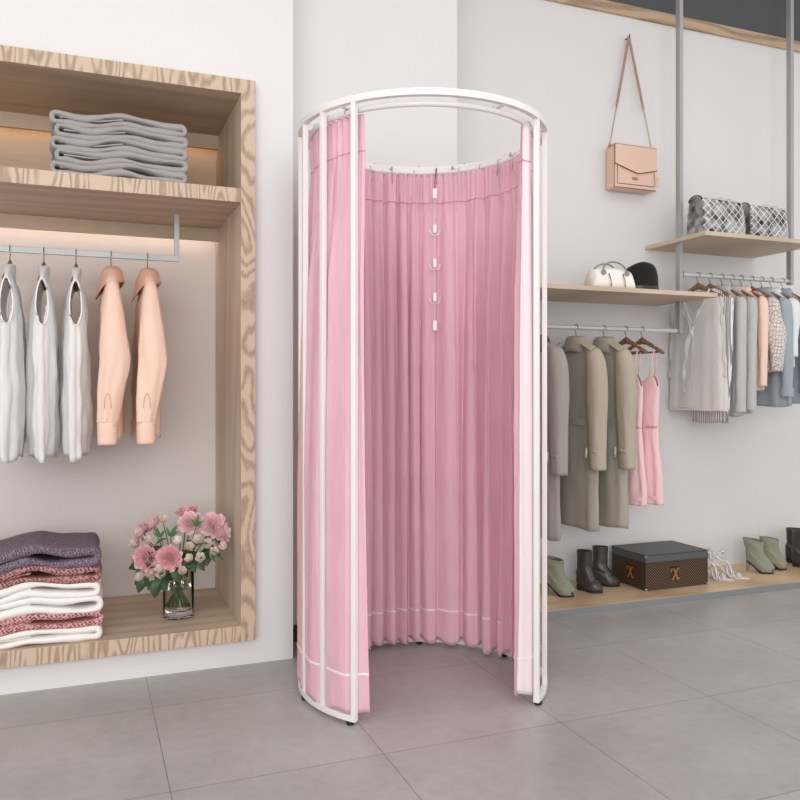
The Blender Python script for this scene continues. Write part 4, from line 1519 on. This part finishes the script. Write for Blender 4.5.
def quilted(W, H, D, loc, rz, label):
    g = thing('quilted_bag', label, 'bag', loc, rz, 'silver quilted bags on the higher shelf')
    # front/back panels: displaced grid with diamond puffs
    N1, N2 = 54, 40
    cell = 0.046

    def puff(x, z):
        u = (x + z) / cell
        v = (x - z * 1.0) / cell
        fu, fv = abs((u % 1) - 0.5) * 2, abs((v % 1) - 0.5) * 2
        return 0.0075 * (1 - max(fu, fv) ** 4) 

    mb = MB()
    V, F = [], []
    for sgn in (-1, 1):
        o = len(V)
        for j in range(N2 + 1):
            for i in range(N1 + 1):
                x = -W / 2 + W * i / N1
                z = H * j / N2
                bul = 0.016 * sin(pi * i / N1) ** 0.5 * sin(pi * min(1, (j / N2) * 0.9 + 0.08)) ** 0.5
                tz = z - 0.010 * (i / N1) * (j / N2)
                edge = D / 2 * (1 - 0.25 * (j / N2) ** 2)
                V.append((x * (1 - 0.05 * (j / N2) ** 2), sgn * (edge + bul + puff(x, z) * (0 < i < N1)), tz))
        for j in range(N2):
            for i in range(N1):
                a = o + j * (N1 + 1) + i
                F.append((a, a + 1, a + N1 + 2, a + N1 + 1))
    half = (N1 + 1) * (N2 + 1)
    for j in range(N2):      # gussets
        for i in (0, N1):
            a = j * (N1 + 1) + i
            F.append((a, a + N1 + 1, a + N1 + 1 + half, a + half))
    for i in range(N1):
        for j in (0, N2):
            a = j * (N1 + 1) + i
            F.append((a, a + 1, a + 1 + half, a + half))
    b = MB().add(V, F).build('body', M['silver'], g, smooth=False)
    # bright piping along the diamond lines, each following the puffed front panel
    cords = MB()

    def front(x, z):
        i, j = (x + W / 2) / W, z / H
        bul = 0.016 * max(0, sin(pi * i)) ** 0.5 * max(0, sin(pi * min(1, j * 0.9 + 0.08))) ** 0.5
        return (x * (1 - 0.05 * j * j), -(D / 2 * (1 - 0.25 * j * j) + bul + 0.002), z - 0.010 * i * j)

    for sg in (-1, 1):
        k0 = int(-(W + H) / cell) - 1
        for k in range(k0, -k0 + 1):
            pts = []
            for q in range(41):
                z = H * q / 40
                x = k * cell - sg * z
                if -W / 2 < x < W / 2:
                    pts.append(front(x, z))
            if len(pts) > 2:
                cords.tube(pts, 0.0026, 5)
    cords.build('quilting_cord', M['silver_cord'], b, smooth=True)
    # flap over the top with a rolled rim and a chain handle
    R = []
    for i in range(13):
        x = -W / 2 * 0.97 + W * 0.97 * i / 12
        ring = []
        for q in range(9):
            a = pi * q / 8
            ring.append((x, -(D * 0.40) * cos(a), H - 0.012 - 0.010 * i / 12 + 0.026 * sin(a)))
        R.append(ring)
    MB().rings(R, False, True, True).build('flap', M['silver'], g, smooth=False)
    MB().tube([(-W / 2 * 0.98, -(D * 0.42) * cos(a), H - 0.012 + 0.030 * sin(a)) for a in [pi * q / 12 for q in range(13)]], 0.003, 6).build('rolled_rim', M['silver_seam'], g, smooth=True)
    ch = MB()
    n = 22
    for k in range(n):
        u = k / (n - 1)
        c = Vector((-0.01 + 0.13 * u, -0.02 + 0.008 * sin(u * 9), H + 0.012 + 0.010 * abs(sin(u * 7)) - 0.01 * u))
        dv = Vector((1, 0, 0.2 * cos(u * 8))).normalized()
        sd = Vector((0, 1, 0)) if k % 2 else Vector((0, 0, 1))
        ch.tube([c + dv * 0.0055 * sin(q) + sd * 0.0042 * cos(q) for q in [2 * pi * z_ / 8 for z_ in range(8)]], 0.0016, 5, closed=True)
    ch.build('chain', M['silver_cord'], g, smooth=True)
    return g


quilted(0.285, 0.195, 0.115, (3.125, 3.345, 1.868), 0.0, 'silver quilted bag on the high shelf, the nearer one beside the left pole')
quilted(0.268, 0.185, 0.10, (3.445, 3.345, 1.868), 0.0, 'silver quilted bag on the high shelf, the one partly behind the right pole')

# ================================================================== WHITE HANDBAG AND CAP
M['whiteleather'] = plain('white_leather', '#f6f2ec', 0.35, var=0.01)
M['snake'] = plain('grey_snake_leather', '#8d8781', 0.45, var=0.35, nscale=160)
hb = thing('handbag', 'white leather bowling handbag with grey arched handles on the lower shelf', 'handbag', (2.435, 3.33, 1.5555))
mb = MB()
R = []
for i in range(25):
    u = -1 + 2 * i / 24
    x = 0.126 * u
    sc = 0.86 + 0.14 * sqrt(max(0, 1 - abs(u) ** 6))
    ring = []
    for q in range(28):
        a = 2 * pi * q / 28
        c, s_ = cos(a), sin(a)
        zt = 0.056 + 0.056 * math.copysign(abs(s_) ** 0.6, s_)
        ring.append((x * (1 - 0.16 * (zt / 0.112)), 0.062 * sc * math.copysign(abs(c) ** 0.75, c) * (1 - 0.35 * zt / 0.112), zt * (0.93 + 0.07 * sc) * (1 - 0.10 * u * u)))
    R.append(ring)
mb.rings(R).build('body', M['whiteleather'], hb, smooth=True)
MB().tube([(-0.098 + 0.196 * q / 10, 0, 0.110 - 0.010 * ((q - 5) / 5) ** 2) for q in range(11)], 0.003, 6).build('zip', M['snake'], hb, smooth=True)
for sy in (-1, 1):
    pts = [(0.062 * cos(pi * q / 16) * 1.12, sy * (0.046 - 0.012 * sin(pi * q / 16)), 0.088 + 0.050 * sin(pi * q / 16)) for q in range(17)]
    h_ = MB().tube(pts, 0.0042, 9).build('handle', M['snake'], hb, smooth=True)
    for sx in (-1, 1):
        MB().lathe([(0.001, -0.004), (0.013, -0.003), (0.013, 0.003), (0.001, 0.004)], 14).build('handle_mount', M['snake'], h_, smooth=False,
            mat=Matrix.Translation((sx * 0.069, sy * 0.049, 0.082)) @ Matrix.Rotation(pi / 2, 4, 'X'))
    for sx in (-0.038, 0.045):
        MB().tube([(sx, sy * 0.049, 0.078), (sx + 0.002, sy * 0.0615, 0.045), (sx + 0.002, sy * 0.064, 0.012)], 0.0028, 6).build('front_strap', M['goldm'], hb, smooth=True)


M['capblack'] = fabric('black_wool', '#1f1d1d', var=0.1, bump=0.2)
cp = thing('cap', 'black peaked cap lying on the lower shelf right of the white handbag', 'cap', (2.660, 3.40, 1.5555), radians(-35))
mb = MB()
R = []
for j in range(13):
    v = j / 12
    z = 0.155 * sin(v * pi / 2) ** 0.85
    rr_ = 0.098 * max(0.03, cos(v * pi / 2)) ** 0.42
    R.append([(rr_ * 1.05 * cos(2 * pi * k / 36) + 0.012 * v, rr_ * sin(2 * pi * k / 36) * 0.9, z * (1 + 0.06 * cos(2 * pi * k / 36) - 0.04 * cos(4 * pi * k / 36))) for k in range(36)])
mb.rings(R).build('crown', M['capblack'], cp, smooth=True)
V, F = [], []
for j in range(8):
    v = j / 7
    for i in range(17):
        a = -1.15 + 2.3 * i / 16
        r_ = 0.098 + 0.058 * v * cos(a * 0.95)
        V.append((-r_ * cos(a) * 1.02 * 1.0, r_ * sin(a) * 0.92, 0.030 - 0.022 * v - 0.010 * v * (a / 1.15) ** 2))
for j in range(7):
    for i in range(16):
        a = j * 17 + i
        F.append((a, a + 1, a + 18, a + 17))
MB().add(V, F).build('peak', M['capblack'], cp, smooth=True, solid=0.004)
band(MB(), 0.004, 0.034, 0, 0, 0.1035, 0.089, 0.003, 40, 1.0).build('band', plain('black_satin_band', '#2a2827', 0.35), cp)
MB().lathe([(0.008, 0), (0.007, 0.005), (0.002, 0.007)], 12, (0.014, 0, 0.155)).build('top_button', M['capblack'], cp, smooth=True)

# ================================================================== STORAGE BOX
def box_mat():
    m, nt, b, out = mk('brown_dotted_weave')
    co = coords(nt, (1, 1, 1), (0, 0, 0))
    sep = nt.nodes.new('ShaderNodeSeparateXYZ')
    nt.links.new(co, sep.inputs[0])
    s = nt.nodes.new('ShaderNodeMath')
    s.operation = 'ADD'
    nt.links.new(sep.outputs[0], s.inputs[0])
    nt.links.new(sep.outputs[1], s.inputs[1])
    P = 0.0145

    def wave(sgn):
        a = nt.nodes.new('ShaderNodeMath')
        a.operation = 'MULTIPLY_ADD'
        a.inputs[1].default_value = sgn
        nt.links.new(sep.outputs[2], a.inputs[0])
        nt.links.new(s.outputs[0], a.inputs[2])
        k = nt.nodes.new('ShaderNodeMath')
        k.operation = 'MULTIPLY'
        k.inputs[1].default_value = 2 * pi / P
        nt.links.new(a.outputs[0], k.inputs[0])
        c = nt.nodes.new('ShaderNodeMath')
        c.operation = 'SINE'
        nt.links.new(k.outputs[0], c.inputs[0])
        return c
    w1, w2 = wave(1), wave(-1)
    mu = nt.nodes.new('ShaderNodeMath')
    mu.operation = 'ADD'
    nt.links.new(w1.outputs[0], mu.inputs[0])
    nt.links.new(w2.outputs[0], mu.inputs[1])
    r = nt.nodes.new('ShaderNodeValToRGB')
    r.color_ramp.elements[0].color = lin('#1d0f0a')
    r.color_ramp.elements[1].color = lin('#c0966a')
    r.color_ramp.elements[0].position = 0.70
    r.color_ramp.elements[1].position = 1.0
    mr_ = nt.nodes.new('ShaderNodeMapRange')
    mr_.inputs[1].default_value = -2
    mr_.inputs[2].default_value = 2
    nt.links.new(mu.outputs[0], mr_.inputs[0])
    nt.links.new(mr_.outputs[0], r.inputs[0])
    nt.links.new(r.outputs[0], b.inputs['Base Color'])
    b.inputs['Roughness'].default_value = 0.5
    return m


M['boxweave'] = box_mat()
M['boxlid'] = plain('slate_grey_lid', '#56595a', 0.55, var=0.04, bump=0.1, bscale=200)
M['boxedge'] = plain('black_leather_edge', '#2a2827', 0.5)
M['gilt'] = plain('gold_print', '#b5833f', 0.45, 0.2, var=0.1)
M['brownmark'] = plain('dark_brown_patch', '#3a1a12', 0.5)
bx = thing('storage_box', 'dark brown patterned storage box with slate grey lid and gold emblems beside the boots', 'box', (2.662, 3.338, 0.0335))
BW, BD, BH = 0.398, 0.275, 0.145
MB().box(0, BW, 0, BD, 0, BH).build('body', M['boxweave'], bx, bevel=0.002)
lid = MB().box(-0.004, BW + 0.004, -0.004, BD + 0.004, BH - 0.004, BH + 0.036).build('lid', M['boxlid'], bx, bevel=0.002)
e = MB()
for zz_ in (BH - 0.003, BH + 0.0355):
    e.tube([(-0.004, -0.004, zz_), (BW + 0.004, -0.004, zz_), (BW + 0.004, BD + 0.004, zz_), (-0.004, BD + 0.004, zz_)], 0.0022, 6, closed=True)
e.build('lid_edging', M['boxedge'], lid)
e = MB()
for (x, y) in ((0, 0), (BW, 0), (0, BD), (BW, BD)):
    e.tube([(x, y, 0), (x, y, BH)], 0.0025, 6)
e.tube([(0, 0, 0.003), (BW, 0, 0.003), (BW, BD, 0.003), (0, BD, 0.003)], 0.0025, 6, closed=True)
e.build('corner_edging', M['boxedge'], bx)
for (x, y, z) in ((0, 0, 0.006), (BW, 0, 0.006), (0, 0, BH + 0.030), (BW, 0, BH + 0.030), (0, BD, 0.006)):
    MB().box(x - 0.006, x + 0.006, y - 0.006, y + 0.006, z - 0.006, z + 0.006).build('corner_cap', M['chrome'], bx, bevel=0.003)


def emblem(m4):
    """gold crossing strokes with slab feet on a dark brown patch"""
    p = MB().box(-0.036, 0.036, -0.0012, 0.0, 0.026, 0.036, m4).box(-0.026, 0.026, -0.0012, 0.0, -0.036, 0.030, m4).build('emblem_patch', M['brownmark'], bx)
    s = MB()

    def stroke(x0, z0, x1, z1, w_):
        dx, dz = x1 - x0, z1 - z0
        l = sqrt(dx * dx + dz * dz)
        nx, nz = -dz / l * w_ / 2, dx / l * w_ / 2
        pts = [(x0 + nx, z0 + nz), (x1 + nx, z1 + nz), (x1 - nx, z1 - nz), (x0 - nx, z0 - nz)]
        vs = [m4 @ Vector((x, y, z)) for y in (-0.0028, -0.001) for x, z in pts]
        s.add(vs, [(0, 1, 2, 3), (7, 6, 5, 4), (0, 4, 5, 1), (1, 5, 6, 2), (2, 6, 7, 3), (3, 7, 4, 0)])
    stroke(-0.008, 0.024, 0.019, -0.032, 0.0085)
    stroke(0.020, 0.024, -0.014, -0.032, 0.0075)
    stroke(-0.024, 0.022, -0.004, 0.022, 0.006)
    stroke(-0.022, 0.018, -0.026, 0.006, 0.004)
    stroke(0.010, 0.024, 0.028, 0.024, 0.005)
    stroke(-0.022, -0.032, -0.006, -0.032, 0.005)
    stroke(0.011, -0.032, 0.028, -0.032, 0.005)
    s.build('emblem', M['gilt'], p)


emblem(Matrix.Translation((0.185, 0, 0.078)))
emblem(Matrix.Translation((0, 0.125, 0.078)) @ Matrix.Rotation(-pi / 2, 4, 'Z'))

# ================================================================== SHOES
M['blackleather'] = plain('black_brown_leather', '#443d3b', 0.32, var=0.12, bump=0.2, bscale=25)
M['sole'] = plain('black_sole', '#1c1a19', 0.5)
M['sage'] = plain('sage_suede', '#8f9080', 0.7, var=0.06, bump=0.25, bscale=60)
M['inner'] = plain('dark_shoe_shade', '#2c2825', 0.8)  # dark colour standing in for the shade inside the boots
ZP = 0.0332


def warp(x, z, L, lift, up_=0.0):
    """raise the heel: x from -L*.35 (heel) to L*.65 (toe)"""
    t = max(0, min(1, (0.30 * L - x) / (0.55 * L)))
    return z + lift * max(up_, t * t * (3 - 2 * t))


def boot(name, label, loc, rz, H, L, W, mat, lift, kind, seed=0, group=None):
    g = thing(name, label, 'boot', loc, rz, group)
    hl = L * 0.30
    hs = 0.010          # sole thickness

    def xr(x0, x1):
        return (x0 + x1) / 2, (x1 - x0) / 2
    toe = L * 0.66
    body = H - hs - lift
    lv = []
    sh = W * 0.52
    prof = [(1.0, -hl * 0.92, hl * 0.86, sh * 0.86), (0.85, -hl * 0.88, hl * 0.80, sh * 0.84), (0.62, -hl * 0.84, hl * 0.76, sh * 0.82), (0.46, -hl * 0.90, hl * 0.84, sh * 0.84),
            (0.36, -hl * 0.98, hl * 1.12, sh * 0.9), (0.27, -hl, toe * 0.64, sh * 0.96), (0.20, -hl, toe * 0.84, sh), (0.12, -hl, toe * 0.96, sh * 1.03), (0.05, -hl * 0.98, toe, sh * 1.02), (0.0, -hl * 0.92, toe * 0.97, sh * 0.94)]
    if kind == 'peep':
        prof = [(1.0, -hl * 1.35, hl * 1.0, sh * 0.88), (0.85, -hl * 1.28, hl * 1.0, sh * 0.90), (0.68, -hl * 1.15, hl * 1.0, sh * 0.90), (0.54, -hl * 1.04, hl * 1.05, sh * 0.92),
                (0.45, -hl * 1.0, hl * 1.22, sh * 0.96), (0.36, -hl, toe * 0.74, sh * 1.02), (0.28, -hl, toe * 0.92, sh * 1.06), (0.16, -hl, toe * 1.02, sh * 1.07), (0.05, -hl * 0.98, toe, sh * 1.03), (0.0, -hl * 0.92, toe * 0.98, sh * 0.96)]
    for f, x0, x1, ry in prof:
        cx, rx = xr(x0, x1)
        lv.append((hs + body * f, cx, 0, rx, ry))
    n, mm = 44, 56
    R = []
    rnd = random.Random(seed)
    for i in range(mm + 1):
        z, cx, cy, rx, ry = catmull(lv, i / mm)
        ring = []
        for k in range(n):
            a = 2 * pi * k / n
            c, s_ = cos(a), sin(a)
            x = cx + rx * math.copysign(abs(c) ** 0.9, c)
            u = (x + hl) / (toe + hl)
            wid = 1.0
            if (z - hs) < body * 0.33:
                wid = 0.80 + 0.30 * exp(-((u - 0.68) / 0.25) ** 2) - 0.35 * max(0, u - 0.85) * (kind != 'peep')
            y = ry * math.copysign(abs(s_) ** 0.85, s_) * wid
            zz = z
            up_ = max(0.0, min(1.0, ((z - hs) / body - 0.28) / 0.30))
            if kind == 'peep':
                # slanted top line and gathers
                f = max(0, (z - hs) / body - 0.55) / 0.45
                zz = z - 0.016 * f * f * (c * 0.5 + 0.5) * (H / 0.19)
                gth = 0.0016 * sin((z * 95 + c * 3.0 + s_ * 2)) * (0.3 + 0.7 * (c > -0.2))
                x += gth * c
                y += gth * 1.4 * s_
            else:
                gth = 0.0014 * sin(z * 120 + c * 2 + seed) * exp(-((z / H - 0.42) / 0.14) ** 2)
                x += gth * c * 2
                y += gth * s_
            ring.append((x, y, warp(x, zz, L, lift, up_)))
        R.append(ring)
    hole = None
    if kind == 'peep':
        hole = lambda i, j: (0.80 < (i + 0.5) / mm < 0.94) and (j <= 3 or j >= n - 4)
    up = MB().rings(R, False, False, True, hole).build('upper', mat, g, smooth=True, solid=0.0025)
    # lining: dark discs painting in the shade below the rim and inside the toe
    top = R[3]
    cxm = sum(p[0] for p in top) / n
    MB().add([(cxm + (p[0] - cxm) * 0.92, p[1] * 0.9, p[2] - 0.006) for p in top], [tuple(range(n))]).build('shade_disc', M['inner'], g, solid=0.001)
    if kind == 'peep':
        MB().lathe([(0.002, -0.002), (0.016, 0), (0.016, 0.010), (0.002, 0.012)], 16, (toe * 0.72, 0, warp(toe * 0.72, hs, L, lift) + 0.004)).build('toe_shade_disc', M['inner'], g)
    # sole following the foot
    V1, V2 = [], []
    N = 40
    for k in range(N):
        a = 2 * pi * k / N
        cx, rx = xr(-hl * 0.98, toe * 1.0)
        c, s_ = cos(a), sin(a)
        x = cx + rx * math.copysign(abs(c) ** 0.9, c)
        u = (x + hl) / (toe + hl)
        wid = 0.80 + 0.30 * exp(-((u - 0.68) / 0.25) ** 2) - 0.35 * max(0, u - 0.85) * (kind != 'peep')
        y = sh * 1.05 * math.copysign(abs(s_) ** 0.85, s_) * wid
        V1.append((x, y, warp(x, 0.0, L, lift)))
        V2.append((x, y, warp(x, hs, L, lift)))
    # strips so the sole bends with the arch
    cs = MB()
    ns = 24
    rows = []
    for i in range(ns + 1):
        x = -hl * 0.98 + (toe + hl * 0.98) * i / ns
        cx, rx = xr(-hl * 0.98, toe)
        q = max(0.0, 1 - abs((x - cx) / rx) ** (1 / 0.9 * 2)) ** 0.5
        u = (x + hl) / (toe + hl)
        wid = 0.80 + 0.30 * exp(-((u - 0.68) / 0.25) ** 2) - 0.35 * max(0, u - 0.85) * (kind != 'peep')
        y = sh * 1.04 * max(0.05, q) ** 0.85 * wid
        z0, z1 = warp(x, 0.0, L, lift), warp(x, hs, L, lift)
        if kind == 'block' and lift < 0.02:
            pass
        rows.append([(x, -y, z0), (x, y, z0), (x, y, z1), (x, -y, z1)])
    cs.rings(rows).build('sole', M['sole'], g, bevel=0.001)
    # heel
    hb_ = MB()
    if kind == 'block':
        lvv = [(lift + 0.002, -hl * 0.52, 0, hl * 0.44, sh * 0.70), (lift * 0.5, -hl * 0.54, 0, hl * 0.40, sh * 0.66), (0.0, -hl * 0.54, 0, hl * 0.40, sh * 0.66)]
    else:
        lvv = [(lift + 0.004, -hl * 0.72, 0, hl * 0.28, sh * 0.45), (lift * 0.7, -hl * 0.78, 0, hl * 0.24, sh * 0.36), (lift * 0.35, -hl * 0.80, 0, hl * 0.16, sh * 0.24), (0.0, -hl * 0.80, 0, hl * 0.14, sh * 0.22)]
    hloft(hb_, lvv, 20, 10, 0.9, None, None, True, True)
    hb_.build('heel', M['sole'] if kind == 'block' else mat, g, smooth=False, bevel=0.0)
    return g


def peep(label, loc, rz, grp='sage ankle boots'):
    return boot('peep_toe_boot', label, loc, rz, 0.190, 0.152, 0.074, M['sage'], 0.050, 'peep', 1, grp)


def black(label, loc, rz, seed=2):
    return boot('ankle_boot', label, loc, rz, 0.205, 0.150, 0.062, M['blackleather'], 0.020, 'block', seed, 'black ankle boots')


peep('sage green peep-toe heeled boot half hidden behind the white booth post', (2.195, 3.455, ZP), radians(-48))
black('black leather ankle boot of the left pair, the one nearer the booth', (2.385, 3.47, ZP), radians(-62), 2)
black('black leather ankle boot of the left pair, the one nearer the storage box', (2.525, 3.53, ZP), radians(-36), 4)
peep('sage green peep-toe heeled boot standing beside the silver sandals', (3.525, 3.475, ZP), radians(-52))
peep('sage green peep-toe heeled boot standing beside the rightmost black boots', (3.655, 3.49, ZP), radians(-14))
black('black leather ankle boot at the right edge, the front one', (3.865, 3.47, ZP), radians(-60), 6)
black('black leather ankle boot at the right edge, the one behind', (3.925, 3.57, ZP), radians(-40), 7)

# silver sandals
M['silverleather'] = plain('silver_leather', '#e6e3e1', 0.3, 0.4, var=0.1)
M['insole'] = plain('pale_insole', '#e3dad5', 0.5)


def sandal(label, loc, rz):
    g = thing('heeled_sandal', label, 'sandal', loc, rz, 'silver strappy sandals')
    L, lift = 0.20, 0.075
    hl, toe = 0.06, 0.14

    def wd(u):
        return (0.018 + 0.016 * exp(-((u - 0.62) / 0.22) ** 2)) * (1 if u < 0.7 else max(0.05, 1 - ((u - 0.7) / 0.3) ** 1.6))
    rows = []
    for i in range(27):
        u = i / 26
        x = -hl + (toe + hl) * u
        y = wd(u)
        z = warp(x, 0.0, L, lift)
        rows.append([(x, -y, z), (x, y, z), (x, y, z + 0.006), (x, -y, z + 0.006)])
    MB().rings(rows).build('sole', M['insole'], g, bevel=0.001)

    def arch(x, h, lean=0.0, r=0.0045, flat=1.6):
        u = (x + hl) / (toe + hl)
        y = wd(u) + 0.001
        z = warp(x, 0.004, L, lift)
        return MB().tube([(x + lean * sin(pi * q / 12), -y * cos(pi * q / 12), z + h * sin(pi * q / 12)) for q in range(13)], r, 6, flat=flat).build('strap', M['silverleather'], g, smooth=True)
    arch(0.092, 0.022, -0.012)
    arch(0.070, 0.030, -0.012)
    arch(0.035, 0.042, -0.01)
    # crossing straps to the ankle
    for sy in (-1, 1):
        MB().tube([catmull([(0.06, sy * 0.030, warp(0.06, 0, L, lift)), (0.035, -sy * 0.006, 0.075), (-0.01, -sy * 0.030, 0.10), (-0.045, -sy * 0.022, 0.135), (-0.062, 0, 0.15)], q / 14) for q in range(15)], 0.0046, 6).build('strap', M['silverleather'], g, smooth=True)
        MB().tube([catmull([(-0.05, sy * 0.02, warp(-0.05, 0, L, lift)), (-0.035, sy * 0.028, 0.115), (-0.005, sy * 0.026, 0.135), (0.012, 0, 0.14)], q / 12) for q in range(13)], 0.0046, 6).build('strap', M['silverleather'], g, smooth=True)
    # heel counter rising behind and ankle loop
    V, F = [], []
    for j in range(9):
        v = j / 8
        for i in range(9):
            a = -1.2 + 2.4 * i / 8
            r_ = 0.024 * (1 - 0.45 * v)
            V.append((-0.042 - r_ * cos(a) - 0.018 * v, r_ * sin(a), lift + 0.004 + 0.092 * v - 0.03 * v * abs(a) / 1.2))
    for j in range(8):
        for i in range(8):
            a = j * 9 + i
            F.append((a, a + 1, a + 10, a + 9))
    MB().add(V, F).build('heel_counter', M['silverleather'], g, smooth=True, solid=0.002)
    h = MB()
    hloft(h, [(lift + 0.002, -0.048, 0, 0.012, 0.012), (lift * 0.6, -0.053, 0, 0.006, 0.006), (0.0, -0.055, 0, 0.004, 0.004)], 14, 8, 1, None, None, True, True)
    h.build('heel', M['silverleather'], g, smooth=True)
    MB().box(-0.006, 0.006, 0.024, 0.028, 0.118, 0.134).build('buckle', M['chrome'], g, bevel=0.002)
    return g


sandal('silver strappy high-heeled sandal right beside the storage box', (3.165, 3.455, ZP), radians(-52))
sandal('silver strappy high-heeled sandal beside the sage green boots', (3.270, 3.455, ZP), radians(-52))
